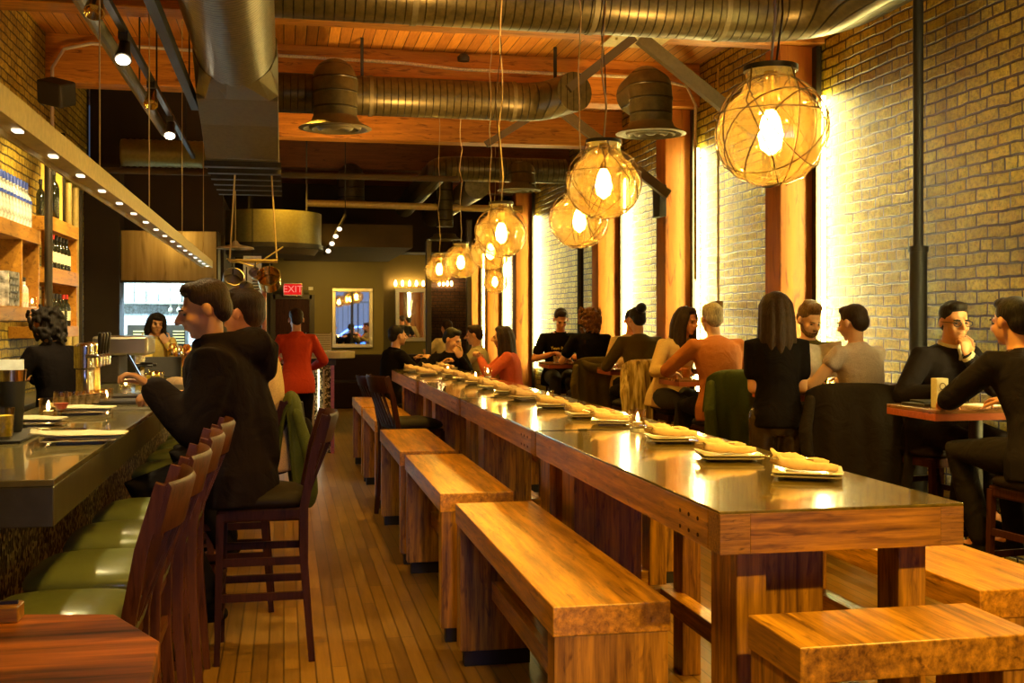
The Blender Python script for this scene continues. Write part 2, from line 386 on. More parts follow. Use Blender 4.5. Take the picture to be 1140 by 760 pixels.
# front wall behind the camera, with a glass door and a large window
w = MB()
w.box(LX, -.75, -2.6, -2.45, 0, ZC); w.box(-.75, .45, -2.6, -2.45, 2.35, ZC); w.box(.45, 1.5, -2.6, -2.45, 0, ZC)
w.box(1.5, 4.2, -2.6, -2.45, 0, .35); w.box(1.5, 4.2, -2.6, -2.45, 3.0, ZC); w.box(4.2, WX, -2.6, -2.45, 0, ZC)
struct(w.build('wall_front', 'wallfront'))
w = MB()
for a, b, c, d in ((1.5, 4.2, .35, .42), (1.5, 4.2, 2.93, 3.0), (1.5, 1.57, .35, 3.0), (4.13, 4.2, .35, 3.0), (2.83, 2.88, .35, 3.0)): w.box(a, b, -2.56, -2.48, c, d)
o = struct(w.build('window_1', 'steeldk')); MB().box(1.5, 4.2, -2.53, -2.52, .35, 3.0).build('pane', 'pane', o)
w = MB()
for a, b, c, d in ((-.75, -.67, 0, 2.35), (.37, .45, 0, 2.35), (-.75, .45, 2.27, 2.35), (-.75, .45, 0, .1)): w.box(a, b, -2.56, -2.48, c, d)
o = struct(w.build('door_1', 'steeldk')); MB().box(-.68, .38, -2.53, -2.52, .1, 2.28).build('pane', 'pane', o)
# the street seen in the mirror
struct(MB().box(-14, 20, -26, -2.6, -.2, -.05).build('street', 'concrete'))
struct(MB().box(-14, 20, -26.4, -26, -.2, 9).build('exterior_wall', 'facade'))
fn = thing('railing', 'dark street railing outside the front window, seen in the mirror', 'railing', (3, -16, -.05))
f = MB()
for i in range(40): f.box(-5+i*.26, -4.97+i*.26, -.015, .015, 0, 2.6)
f.box(-5, 5.4, -.03, .03, 2.5, 2.6); f.box(-5, 5.4, -.03, .03, .2, .28)
f.build('railing_bars', 'black', fn)
# door_2 exit door
w = MB(); x0, x1 = xat(304, 20.6), xat(347, 20.6)
w.box(x0-.05, x0+.04, 20.54, 20.6, 0, 2.02); w.box(x1-.04, x1+.05, 20.54, 20.6, 0, 2.02); w.box(x0, x1, 20.54, 20.6, 1.94, 2.02)
o = struct(w.build('door_2', 'steeldk'))
MB().box(x0+.04, x1-.04, 20.57, 20.6, 0, 1.94).build('door_leaf', 'stool', o)
MB().tube([(x0+.12, 20.50, 1.0), (x1-.12, 20.50, 1.0)], .02).build('push_bar', 'steel', o)
# timber frame
BY = [2.95, 5.88, 8.80, 11.72, 14.62, 17.5, 20.4, 23.3]
for i, y in enumerate(BY):
    x0 = LX if y < 20 else -.2
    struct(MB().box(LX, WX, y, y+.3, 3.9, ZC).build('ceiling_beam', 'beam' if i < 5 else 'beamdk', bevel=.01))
CY = [3.05, 5.98, 8.90, 11.84, 14.55, 17.4, 20.0, 22.9, 25.4]
CYV = [3.05]+[c for c in CY if c > 8 and c != 17.4]
for i, y in enumerate(CYV):
    struct(MB().box(4.13, WX, y, y+.30, 0, 3.9).build('timber_column', 'post', bevel=.012))
# corbel brackets and steel braces
for i, (y, xl) in enumerate(((8.82, 2.25), (11.76, 2.1))):
    tag(MB().beam((2.85, y-.04, 3.86), (4.13, y-.04, 2.93), .07, .10).build('knee_brace', 'brace'), 'dark steel diagonal brace from beam down to ' + ('the nearer' if i == 0 else 'the farther') + ' timber column', 'brace', 'steel knee braces')
    tag(MB().beam((2.80, y-.04, 3.86), (xl, y-.04, 3.42), .05, .07).build('hanger_brace', 'darkb'), 'thin metal strut slanting from beam plate toward the duct, ' + ('nearer one' if i == 0 else 'farther one'), 'brace', 'duct struts')
    g = MB().box(2.62, 3.12, y-.03, y+.33, 3.87, 3.9)
    for k in range(6): g.ell((2.68+k*.08, y+.05+.15*(k % 2), 3.865), (.014, .014, .01), seg=8)
    tag(g.build('gusset_plate', 'grid'), 'bolted metal plate under the ' + ('nearer' if i == 0 else 'farther') + ' braced beam', 'plate', 'beam plates')
    tag(MB().box(4.05, 4.13, y+.02, y+.26, 2.70, 3.05).build('column_bracket', 'black', bevel=.005), 'black steel shoe bolted to the ' + ('nearer' if i == 0 else 'farther') + ' braced column', 'bracket', 'column shoes')
# LED strips beside the columns, each in a dark metal channel
for i, y in enumerate(CYV):
    if i == 0: y = 5.50
    r = thing('led_strip', f'glowing vertical light strip beside the {ORD[i]} visible timber column' if i else 'glowing vertical light strip on the brick wall near the viewer', 'wall light', (4.36, y-.06, 0), 0, 'vertical light strips')
    MB().box(.065, .115, -.02, .055, .0, 3.88).build('channel', 'steeldk', r)
    MB().box(.10, .122, *((-.075, -.05) if i else (.09, .115)), .7, 3.45).build('light_tube', 'led' if i else 'led0', r)
    h = MB(); h.box(.10, .12, -.05, .0, .75, .79); h.box(.10, .12, -.05, .0, 3.40, 3.44); h.build('clip', 'steeldk', r)

# right wall pipes
y = 7.25
t = thing('drain_pipe', 'dark vertical pipe on the bright brick wall with a thicker lower sleeve', 'pipe', (4.42, y, 0))
MB().tube([(0, 0, 2.0), (0, 0, ZC)], .036, 14).build('pipe', 'black', t, smooth=True)
b = MB().tube([(0, 0, 0), (0, 0, 2.06)], .062, 14); b.tube([(0, 0, 2.04), (0, 0, 2.08)], .07, 14); b.build('sleeve', 'black', t, smooth=True)
t = thing('electric_conduit', 'thin vertical conduit with a small box on brick wall between columns', 'conduit', (4.46, 11.1, 0))
MB().tube([(0, 0, 1.75), (0, 0, 4.2)], .012, 8).build('conduit', 'grid', t, smooth=True)
MB().box(-.05, .03, -.06, .06, 1.62, 1.76).build('junction_box', 'label', t, bevel=.004)
t = tag(MB().tube([(4.44, 16.6, 0), (4.44, 16.6, 3.9)], .05, 12).build('drain_pipe', 'steeldk', smooth=True), 'slim dark pipe on brick wall behind the man in the printed black tee', 'pipe')

# ------------------------------------------------------------------ ducts
def elbow_pts(a, b, c, r, n=7):
    a, b, c = Vector(a), Vector(b), Vector(c)
    u = (a-b).normalized(); v = (c-b).normalized()
    out = []
    p0, p2 = b+u*r, b+v*r
    for i in range(n+1):
        t = i/n
        out.append(p0*(1-t)**2+b*2*t*(1-t)+p2*t*t)
    return [a]+out+[c]
def diffuser(root, x, y, z, k=1.0):
    b = MB(); b.lathe([(.21*k, .10*k), (.23*k, .05*k), (.33*k, .0), (.345*k, -.012*k), (.30*k, -.02*k), (.28*k, .0), (.25*k, .02*k), (.24*k, -.02*k), (.22*k, -.025*k), (.19*k, .02*k), (.16*k, -.02*k), (.13*k, -.03*k), (.09*k, .01*k), (.03*k, -.02*k)], (x, y, z), 32)
    return b.build('diffuser', 'ductdk', root, smooth=True)
# duct 1 across the room just before the first visible beam
r = thing('round_duct', 'large spiral duct crossing overhead nearest the viewer, curving along the brick wall', 'duct', (0, 0, 0))
pts = elbow_pts((-.2, 7.95, 3.88), (4.02, 7.95, 3.88), (4.05, 3.2, 3.95), .75, 10)
MB().tube(pts, .225, 28).build('duct_run', 'duct', r, smooth=True)
for x in (.9, 2.2, 3.2): MB().tube([(x-.02, 7.95, 3.88), (x+.02, 7.95, 3.88)], .232, 28).build('joint_band', 'ductdk', r, smooth=True)
for x in (.45, 2.0): MB().beam((x, 7.95, 4.08), (x, 7.95, 4.38), .02, .02).build('hanger_rod', 'black', r)
# duct 2 with two drops
r = thing('round_duct', 'round spiral duct crossing the room below the second beam, with two drop outlets', 'duct', (0, 0, 0))
y2 = 11.3
pts = elbow_pts((-.12, y2, 3.80), (2.62, y2, 3.80), (2.80, y2-.62, 3.80), .3, 6)
MB().tube(pts, .195, 26).build('duct_run', 'duct', r, smooth=True)
for x in (.85, 2.3): MB().tube([(x-.02, y2, 3.8), (x+.02, y2, 3.8)], .203, 26).build('joint_band', 'ductdk', r, smooth=True)
for x, yb, yc in ((xat(373, 10.8), 11.15, 10.75), (xat(721, 10.55), 10.95, 10.45)):
    zt = 4.0
    p = [(x, yb, zt-.17), (x, yc+.12, zt-.15), (x, yc+.03, zt-.19), (x, yc, zt-.28), (x, yc, 3.46)]
    b = MB().tube(p, [.2, .21, .215, .21, .205], 24)
    b.tube([(x, yc, 3.70), (x, yc, 3.72)], .215, 24)
    eo = b.build('drop_elbow', 'ductz', r, smooth=True)
    diffuser(eo, x, yc, 3.38)
MB().beam((xat(403, 11.3), y2, 3.9), (xat(403, 11.3), y2, 4.38), .03, .03).build('hanger_rod', 'black', r)
MB().beam((xat(618, 11.3), y2, 3.9), (xat(618, 11.3), y2, 4.38), .03, .03).build('hanger_rod', 'black', r)
# duct 3 and drops farther
r = thing('round_duct', 'dim round duct crossing the room behind the third beam with outlet near columns', 'duct', (0, 0, 0))
y3 = 14.25
pts = elbow_pts((1.95, 18.5, 3.42), (1.95, y3, 3.50), (3.6, y3, 3.50), .3, 6)
MB().tube(pts, .16, 20).build('duct_run', 'duct', r, smooth=True)
MB().tube([(xat(580, 14), 14.2, 3.45), (xat(580, 14), 13.9, 3.42), (xat(580, 14), 13.85, 3.22)], .16, 20).build('drop_elbow', 'ductz', r, smooth=True)
diffuser(r, xat(578, 13.85), 13.85, 3.2, .8)
r = thing('round_duct', 'long dim round duct running toward the back of the room near the columns', 'duct', (0, 0, 0))
MB().tube([(2.55, 14.9, 3.36), (2.55, 23.1, 3.38)], .17, 20).build('duct_run', 'ducty', r, smooth=True)
r = thing('drop_outlet', 'small dark round ceiling outlet hanging in the middle far ceiling', 'duct outlet', (xat(391, 17.2), 17.2, 0))
MB().tube([(0, .5, 3.75), (0, .1, 3.75), (0, 0, 3.68), (0, 0, 3.38)], .20, 20).build('drop_elbow', 'ductz', r, smooth=True)
diffuser(r, 0, 0, 3.34, .85)
# duct along the room at the left
r = thing('round_duct', 'wide round duct running along the room above the aisle, turning into a boxy ribbed trunk', 'duct', (0, 0, 0))
dx = -.36
MB().tube([(dx, 2.8, 3.62), (dx, 8.75, 3.62)], .30, 30).build('duct_run', 'ducty', r, smooth=True)
w = .315
b = MB().rings([[Vector((dx+w*math.cos(2*PI*j/16+PI/16), 8.7, 3.62+.30*math.sin(2*PI*j/16+PI/16))) for j in range(16)],
           [Vector((dx+w*max(-1, min(1, 1.42*math.cos(2*PI*j/16+PI/16))), 9.15, 3.50+.20*max(-1, min(1, 1.42*math.sin(2*PI*j/16+PI/16))))) for j in range(16)]])
b.build('transition', 'ductdk', r)
b = MB(); b.rings([[Vector((dx+sx*w, 9.15, z)) for sx, z in ((-1, 3.30), (1, 3.30), (1, 3.70), (-1, 3.70))],
                  [Vector((dx+sx*w, 9.65, z)) for sx, z in ((-1, 3.18), (1, 3.18), (1, 3.60), (-1, 3.60))],
                  [Vector((dx+sx*w, 10.2, z)) for sx, z in ((-1, 2.98), (1, 2.98), (1, 3.35), (-1, 3.35))]])
b.build('box_elbow', 'ductdk', r, bevel=.006)
MB().box(dx-w, dx+w, 10.2, 12.9, 2.98, 3.30).build('box_trunk', 'ductdk', r)
for k in range(6): MB().box(dx-w-.02, dx+w+.02, 10.35+k*.45, 10.47+k*.45, 2.93, 2.98).build('rib', 'steeldk', r)
# short horizontal duct over bar
r = thing('round_duct', 'short crinkled flexible duct above the far end of the bar', 'duct', (0, 0, 0))
pp = [(xat(135, 13.3)+i*.035, 13.3, 3.45) for i in range(29)]
MB().tube(pp, [.15+.008*(i % 2) for i in range(29)], 20).build('flexible_run', 'drum', r, smooth='all')
MB().beam((pp[20][0], 13.3, 3.6), (pp[20][0], 13.3, 4.38), .02, .02).build('hanger_rod', 'black', r)
r = thing('drop_outlet', 'small round ceiling outlet above the seventh pendant', 'duct outlet', (xat(495, 16.0), 16.0, 0))
MB().tube([(0, 0, 2.9), (0, 0, 3.3), (0, 0, 3.9)], .12, 16).build('drop_pipe', 'ductz', r, smooth=True)
diffuser(r, 0, 0, 2.72, .75)
# metal drum soffit
r = thing('ceiling_drum', 'wide olive metal drum hanging over the kitchen end of the room', 'hood', (-.20, 15.4, 0))
MB().lathe([(.68, 2.58), (.70, 2.56), (.70, 2.98), (.68, 2.98)], (0, 0, 0), 40).build('drum', 'drum', r, smooth=True)
MB().lathe([(.72, 2.50), (.72, 2.56)], (0, 0, 0), 40).build('lower_rim', 'steeldk', r, smooth=True)
MB().lathe([(.60, 2.42), (.66, 2.50)], (0, 0, 0), 40).build('lower_band', 'darkb', r, smooth=True)
for a in (0, 2.1, 4.2): MB().beam((.5*math.cos(a), .5*math.sin(a), 2.98), (.5*math.cos(a), .5*math.sin(a), 4.38), .02, .02).build('hanger_rod', 'steeldk', r)
# far dropped soffits
struct(MB().box(.0, 1.85, 16.4, 20.4, 2.62, 2.95).build('trim_1', 'darkb'))
struct(MB().box(-2.3, 3.0, 19.6, 20.4, 2.75, 3.9).build('trim_2', 'dark'))
struct(MB().box(1.85, 4.5, 21.5, 23.2, 2.95, 3.9).build('trim_3', 'dark'))
tag(MB().tube([(-2.0, 12.95, 3.20), (2.0, 12.95, 3.20)], .035, 10).build('ceiling_pipe', 'darkb', smooth=True), 'long horizontal pipe crossing over the aisle behind the ribbed trunk', 'pipe')
tag(MB().tube([(.3, 16.0, 3.2), (3.4, 16.0, 3.17)], .05, 10).build('ceiling_pipe', 'grid', smooth=True), 'long horizontal pipe crossing below the small dark far outlet', 'pipe')
# thin white conduits near the deck
tag(MB().tube([(-2.2, 11.55, 3.0), (-2.2, 11.55, 4.0), (-2.1, 11.6, 4.2), (-1.85, 11.62, 4.27), (-.7, 11.65, 4.25)], .018, 8).build('electric_conduit', 'white', smooth=True), 'pale thin conduit bending over the upper left beam above the bar shelves', 'conduit')
t = tag(MB().tube([(-.2, 11.62, 4.24), (1.2, 11.62, 4.22), (1.8, 11.62, 4.18), (3.9, 11.62, 4.18), (4.3, 11.6, 4.1), (4.4, 11.6, 3.9), (4.4, 11.6, 2.0)], .018, 8).build('electric_conduit', 'label', smooth=True), 'pale thin conduit across the second beam, turning down beside the columns', 'conduit')
tag(MB().lathe([(.06, -.04), (.065, 0), (.04, .03), (.015, .04)], (xat(516, 11.5), 11.5, 4.28), 12).build('smoke_detector', 'black', smooth=True), 'small dark sensor on the conduit under the plank ceiling', 'sensor')

# ------------------------------------------------------------------ track lights and suspended light channel
def spot_head(x, y, z, lit, label):
    r = thing('spotlight', label, 'spotlight', (x, y, z), 0, 'track spotlights')
    MB().box(-.03, .03, -.06, .06, .05, .10).build('mount', 'black', r)
    q = Euler((rad(-35), 0, 0)).to_matrix().to_4x4()
    cn = MB().lathe([(.035, .05), (.04, -.02), (.055, -.10), (.05, -.10), (.02, -.06)], (0, 0, 0), 16).xf(q).build('can', 'brass' if not lit else 'steeldk', r, smooth=True)
    if lit: MB().lathe([(.042, -.103), (.012, -.095)], (0, 0, 0), 16).xf(q).build('lens', 'spot', cn)
for x, lab in ((-1.12, 'thick grey rail running along the ceiling above the bar'), (-.99, 'black lighting track carrying spotlights above the bar'), (-.74, 'black ceiling rail nearest the aisle side of the bar')):
    if x == -.99: b = MB().box(x-.02, x+.02, 4.8, 13, 3.36, 3.40)
    elif x == -1.12: b = MB().tube([(x, 4.8, 3.36), (x, 11.2, 3.36)], .045, 12)
    else: b = MB().box(x-.03, x+.03, 4.8, 9.9, 3.34, 3.42)
    r = thing('ceiling_rail', lab, 'lighting track', (0, 0, 0)); b.build('rail', 'black' if x != -1.12 else 'ductdk', r)
    for yy in (6.4, 9.3): MB().beam((x, yy, 3.4), (x, yy, 4.38 if yy < 8 else 4.38), .012, .012).build('hanger_rod', 'black', r)
for i, (y, lit) in enumerate(((6.35, 0), (7.45, 1), (8.95, 0), (10.4, 1))):
    spot_head(-.99, y, 3.27, lit, ('lit' if lit else 'unlit brass coloured') + f' spotlight, {ORD[i+1]} along the black track above the bar')
xb, zb = -.80, 2.155
r = thing('light_channel', 'long suspended metal light channel with downlights hanging over the bar', 'light fixture', (xb, 0, zb))
MB().box(-.012, 0, 3.0, 13.3, 0, .082).build('side_face', 'grid', r)
MB().box(-.11, -.10, 3.0, 13.3, 0, .082).build('side_face', 'grid', r)
MB().box(-.10, -.012, 3.0, 13.3, .02, .03).build('underside', 'grid', r)
for i in range(17):
    MB().box(-.068, -.04, 3.9+i*.58, 3.9+i*.58+.05, .012, .02).build('downlight', 'down', r)
for i, y in enumerate((5.6, 7.6, 10.0, 12.6)): MB().tube([(-.055, y, .03), (-.055, y, 2.2)], .004, 6).build('cable', 'cord', r)
for x, y in ((-.62, 9.7),):
    pass
# speaker on left wall
r = thing('wall_speaker', 'black tilted speaker mounted high above the bar shelves', 'speaker', (-2.02, 10.8, 3.62), rad(-30))
MB().box(-.14, .14, -.10, .10, -.11, .11).xf(Euler((rad(20), rad(15), 0)).to_matrix().to_4x4()).build('cabinet', 'black', r, bevel=.02)
MB().beam((-.1, .1, 0), (-.3, .15, .1), .03, .03).build('bracket', 'black', r)
struct(MB().box(LX, LX+.02, 14.0, 14.1, 0, 1).build('baseboard_left', 'dark'))

# ------------------------------------------------------------------ long communal tables
TX0, TX1, TZ, TT = 1.12, 1.83, 1.05, .115
def make_table():
    r = thing('communal_table', 'x', 'table', (TX0, 0, 0), 0, 'long communal bar-height tables')
    L = 2.19; W = TX1-TX0
    MB().box(0, W, 0, L, TZ-.008, TZ).build('table_top', 'ttop', r, bevel=.002)
    b = MB(); b.box(0, .05, .085, L, TZ-TT, TZ-.008); b.box(W-.05, W, .085, L, TZ-TT, TZ-.008)
    b.build('side_apron', 'oaky', r, bevel=.003)
    MB().box(.085, W-.07, 0, .05, TZ-TT, TZ-.008).build('end_apron', 'oakx', r, bevel=.002)
    MB().box(0, .085, 0, .085, TZ-TT, TZ-.008).build('corner_block', 'oakend', r, bevel=.002)
    MB().box(W-.07, W, 0, .085, TZ-TT, TZ-.008).build('corner_block', 'oakend', r, bevel=.002)
    b = MB()
    for k in range(3):
        for q in range(2): b.tube([(-.002, .16+k*.07, TZ-.045-q*.045), (.01, .16+k*.07, TZ-.045-q*.045)], .006, 8)
    b.build('peg', 'stool', r)
    MB().box(.05, W-.05, .05, L, TZ-TT+.02, TZ-.02).build('under_board', 'oaky', r)
    for y0, y1, s in ((.12, .31, 1), (L-.31, L-.10, -1)):
        MB().box(.097, .185, y0, y1, .0, TZ-TT).build('leg', 'oakz', r, bevel=.004)
        MB().box(.185, .40, (y0+.09 if s > 0 else y0), (y1 if s > 0 else y1-.09), .05, TZ-TT).build('leg_panel', 'oakz', r, bevel=.004)
        MB().box(W-.125, W-.04, y0, y0+.12, .0, TZ-TT).build('leg', 'oakz', r, bevel=.004)
    MB().box(.525, .60, .2, L-.2, .28, .36).build('foot_rail', 'oaky', r, bevel=.004)
    b = MB(); b.box(.4, .59, .13, .2, .28, .36); b.box(.4, .59, L-.2, L-.13, .28, .36); b.bm.free(); [MB().box(.4, .59, a, a+.07, .28, .36).build('cross_rail', 'oakx', r, bevel=.003) for a in (.13, L-.2)]
    return r
t0 = make_table()
names = ['nearest the viewer, first in the row', 'second in the row from the near end', 'third in the row from the near end', 'at the far end of the row']
TYS = [2.775, 4.985, 7.195, 9.405]
for i, y in enumerate(TYS):
    t = t0 if i == 0 else dup(t0)
    t.location = (TX0 + (0, .0, -.01, -.03)[i], y, 0)
    t['label'] = 'heavy wooden bar-height communal table, ' + names[i]
# metal joint strips
for i in range(1, 4):
    b = MB().box(TX0+.0, TX1, TYS[i]-.018, TYS[i]-.002, TZ-.03, TZ+.002)
    b.box(TX0+.2, TX0+.24, TYS[i]-.02, TYS[i]+.0, TZ-.02, TZ+.006); b.box(TX0+.52, TX0+.56, TYS[i]-.02, TYS[i]+.0, TZ-.02, TZ+.006)
    tag(b.build('joint_strip', 'steeldk'), f'dark metal clamp strip in the {ORD[i]} joint of the long table', 'bracket', 'table joint clamps')

# benches
def make_bench(L, W, H=.72, T=.09, name='wooden_bench', along='y'):
    r = thing(name, 'x', 'bench', (0, 0, 0))
    MB().box(0, W, 0, L, H-T, H).build('seat', 'oaky' if along == 'y' else 'oakx', r, bevel=.004)
    for y0 in (.0, L-.1):
        MB().box(.006, W-.006, y0+.006, y0+.094, .07, H-T).build('leg', 'oakz', r, bevel=.003)
        MB().box(.03, W-.03, y0+.02, y0+.08, 0, .07).build('foot', 'black', r)
    MB().box(W/2-.03, W/2+.03, .1, L-.1, .30, .38).build('stretcher', 'oaky' if along == 'y' else 'oakx', r)
    return r
bl = [(.765, 3.17, 1.89, .36), (.735, 5.35, 1.6, .36), (.72, 7.12, 1.5, .36), (.735, 9.3, 1.45, .36), (.73, 10.88, 1.45, .36)]
for i, (x, y, L, W) in enumerate(bl):
    r = make_bench(L, W); r.location = (x, y, 0); r['group'] = 'benches on the aisle side of the long table'
    r['label'] = f'backless wooden slab bench on the aisle side of long table, {ORD[i+1]} from the near end'
br_ = [(2.10, 3.10, 1.8, .37), (2.05, 6.3, 1.75, .37), (2.05, 8.25, 1.75, .35), (2.05, 10.3, 1.9, .35)]
for i, (x, y, L, W) in enumerate(br_):
    r = make_bench(L, W); r.location = (x, y, 0); r['group'] = 'benches on the brick wall side of the long table'
    r['label'] = f'wooden slab bench on the brick-wall side of long table, {ORD[i+1]} from near end'
r = make_bench(.62, .30, H=.80, T=.085, along='x')
r.name = 'end_bench'; r.location = (1.16+.62, 2.39, 0); r.rotation_euler = (0, 0, rad(90)); r['label'] = 'short wooden slab bench across the near end of the long table'; r.name = 'wooden_bench'

# ------------------------------------------------------------------ stools
def make_stool(pad='vinyl', wd='stool'):
    r = thing('bar_stool', 'x', 'bar stool', (0, 0, 0))
    # pad
    b = MB(); prof = []
    def rr(w, d, z, n=24):
        return [Vector((w*(abs(math.cos(a))**.45)*(1 if math.cos(a) > 0 else -1), d*(abs(math.sin(a))**.45)*(1 if math.sin(a) > 0 else -1), z)) for a in [2*PI*j/n+.01 for j in range(n)]]
    b.rings([rr(.195, .195, .700), rr(.213, .213, .712), rr(.217, .217, .728), rr(.205, .205, .750), rr(.17, .17, .770), rr(.11, .11, .785), rr(.03, .03, .790)])
    b.build('seat', pad, r, smooth='all')
    MB().box(-.195, .195, -.195, .195, .64, .70).build('seat_frame', wd, r, bevel=.01)
    for s in (-1, 1):
        MB().tube([(s*.185, .18, .68), (s*.195, .195, 0)], [.024, .018], 4, up=(1, 1, 0)).build('leg', wd, r)
        MB().tube([(s*.20, -.225, 0), (s*.187, -.19, .45), (s*.187, -.19, .70), (s*.19, -.235, .95), (s*.195, -.285, 1.12)], [.02, .026, .028, .025, .022], 4, up=(1, 1, 0)).build('rear_leg', wd, r)
        for z in (.30, .46): MB().beam((s*.19, -.19, z), (s*.19, .18, z), .02, .035).build('stretcher', wd, r)
    for y, z in ((.18, .34), (-.19, .52), (.18, .22)): MB().beam((-.18, y, z), (.18, y, z), .035, .02, up=(0, 1, 0)).build('stretcher', wd, r)
    # curved top rail
    n = 12; rings = []
    for i in range(n+1):
        u = -1+2*i/n; x = .205*u; yb = -.285-.045*(1-u*u)
        rings.append([Vector((x, yb+dy+(z-1.05)*-.25, z)) for dy, z in ((-.012, .99), (.012, .99), (.012, 1.11), (0, 1.125), (-.012, 1.11))])
    MB().rings(rings).build('top_rail', wd, r, smooth=True)
    for k in range(5):
        u = -.62+.31*k; yb = -.285-.045*(1-u*u)
        MB().beam((.2*u, -.195, .70), (.205*u, yb+.012, 1.0), .034, .012, up=(0, 1, 0)).build('slat', wd, r)
    return r
s0 = make_stool('vinyl', 'stoolb'); s1 = make_stool('vinyldk', 'stool')
s0['group'] = 'bar stools at the counter'
bar = [(3.28, -.60), (3.86, -.59), (4.42, -.575), (4.98, -.56), (6.35, -.58), (6.95, -.58), (7.55, -.58), (8.15, -.58), (8.75, -.58), (9.35, -.58)]
for i, (y, x) in enumerate(bar):
    s = s0 if i == 0 else dup(s0)
    s.location = (x, y, 0); s.rotation_euler = (0, 0, rad(90)+RND.uniform(-.05, .05)); s.name = 'bar_stool'
    s['label'] = f'wooden bar stool with olive vinyl seat at the bar, {ORD[i+1]} from the near end'
def stool(x, y, face, label, group=None):
    s = dup(s1, (x, y, 0), face, label, group); return s
stool(-.10, 5.40, rad(90), 'dark slat-back stool under the man in the black hooded coat')
stool(-.29, 6.32, rad(90), 'dark stool under the blurred man in beige, draped with an olive jacket')
stool(1.0, 8.94, rad(-74), 'dark slat-back stool standing between benches beside the long table')

# ------------------------------------------------------------------ two-top tables along the brick wall
def make_two_top(W, D):
    r = thing('dining_table', 'x', 'table')
    MB().box(0, W, 0, D, 1.028, 1.05).build('table_top', 'redtop', r, bevel=.003)
    MB().box(0, W, 0, D, .988, 1.028).build('edge_band', 'redwood', r, bevel=.003)
    MB().tube([(W/2, D/2, .05), (W/2, D/2, .99)], .04, 14).build('pedestal', 'black', r, smooth=True)
    MB().lathe([(.24, 0), (.24, .015), (.06, .05)], (W/2, D/2, 0), 24).build('base', 'black', r, smooth=True)
    return r
tt = [(3.57, 5.68, .85, .52, 'between the man in glasses and the man in dark clothes'),
      (3.40, 7.28, .95, .52, 'in front of the bearded man, behind the standing waitress'),
      (3.30, 9.10, .82, .52, 'between the man in rust sweater and the blurred woman'),
      (3.30, 11.15, 1.0, .5, 'before the person in olive shirt with bun'),
      (3.05, 12.85, 1.1, .55, 'in front of the man in the printed black tee')]
for x, y, w_, d_, lab in tt:
    r = make_two_top(w_, d_); r.location = (x, y, 0); r['label'] = 'small red-edged pedestal table ' + lab; r['group'] = 'two-seat tables along the brick wall'

# ------------------------------------------------------------------ people
CLOTH = {}
def cloth(name, c, rough=.85, scale=9):
    if name in CLOTH: return CLOTH[name]
    m, n, l, b = nt('cloth_'+name); v = coords(n, l)
    f = noise_tex(n, l, v, scale*.8, 3, .45, 1.2); g = noise_tex(n, l, v, 180, 2)
    l.new(ramp(n, l, g, [(.3, tuple(x*.8 for x in c)), (.7, tuple(min(1, x*1.15) for x in c))]), b.inputs['Base Color'])
    b.inputs['Roughness'].default_value = rough; b.inputs['Specular IOR Level'].default_value = .06 if max(c) < .05 else .2
    bump(n, l, b, f, .6, .028); CLOTH[name] = m; return m
def skin(c): return plain('skin', c, rough=.5, var=.06, scale=20, bumps=.05)
SK = {'tan': skin((.55, .25, .10)), 'pale': skin((.66, .35, .17)), 'deep': skin((.48, .20, .09)), 'rosy': skin((.60, .24, .10))}
def hairm(name, c):
    m, n, l, b = nt('hair_'+name); v = coords(n, l, (1, 1, .15))
    f = noise_tex(n, l, v, 120, 3)
    l.new(ramp(n, l, f, [(.3, tuple(x*.5 for x in c)), (.7, tuple(x*1.5 for x in c))]), b.inputs['Base Color'])
    b.inputs['Roughness'].default_value = .55; b.inputs['Specular IOR Level'].default_value = .2; bump(n, l, b, f, .6, .01); return m
HR = {'black': hairm('black', (.012, .008, .006)), 'brown': hairm('brown', (.030, .014, .006)), 'lbrown': hairm('light_brown', (.13, .065, .02)), 'grey': hairm('grey', (.26, .20, .12)), 'auburn': hairm('auburn', (.16, .06, .015))}

def bake(o, vox, smooth_it=4):
    md = o.modifiers.new('r', 'REMESH'); md.mode = 'VOXEL'; md.voxel_size = vox; md.use_smooth_shade = True
    if smooth_it:
        sm = o.modifiers.new('sm', 'SMOOTH'); sm.factor = .5; sm.iterations = smooth_it
    dg = bpy.context.evaluated_depsgraph_get(); dg.update()
    me = bpy.data.meshes.new_from_object(o.evaluated_get(dg)); me.name = o.name
    o.modifiers.clear(); o.data = me
    for p in me.polygons: p.use_smooth = True
    return o
def ik(a, b, l1, l2, pole):
    a, b = Vector(a), Vector(b); d = b-a; L = d.length
    if L > (l1+l2)*.995: b = a+d*((l1+l2)*.995/L); d = b-a; L = d.length
    L = max(L, abs(l1-l2)+.02)
    k = (l1*l1-l2*l2+L*L)/(2*L); h = math.sqrt(max(0, l1*l1-k*k)); u = d.normalized()
    p = Vector(pole); p = p-u*p.dot(u)
    if p.length < 1e-5: p = Vector((0, 0, -1))
    return a+u*k+p.normalized()*h, b

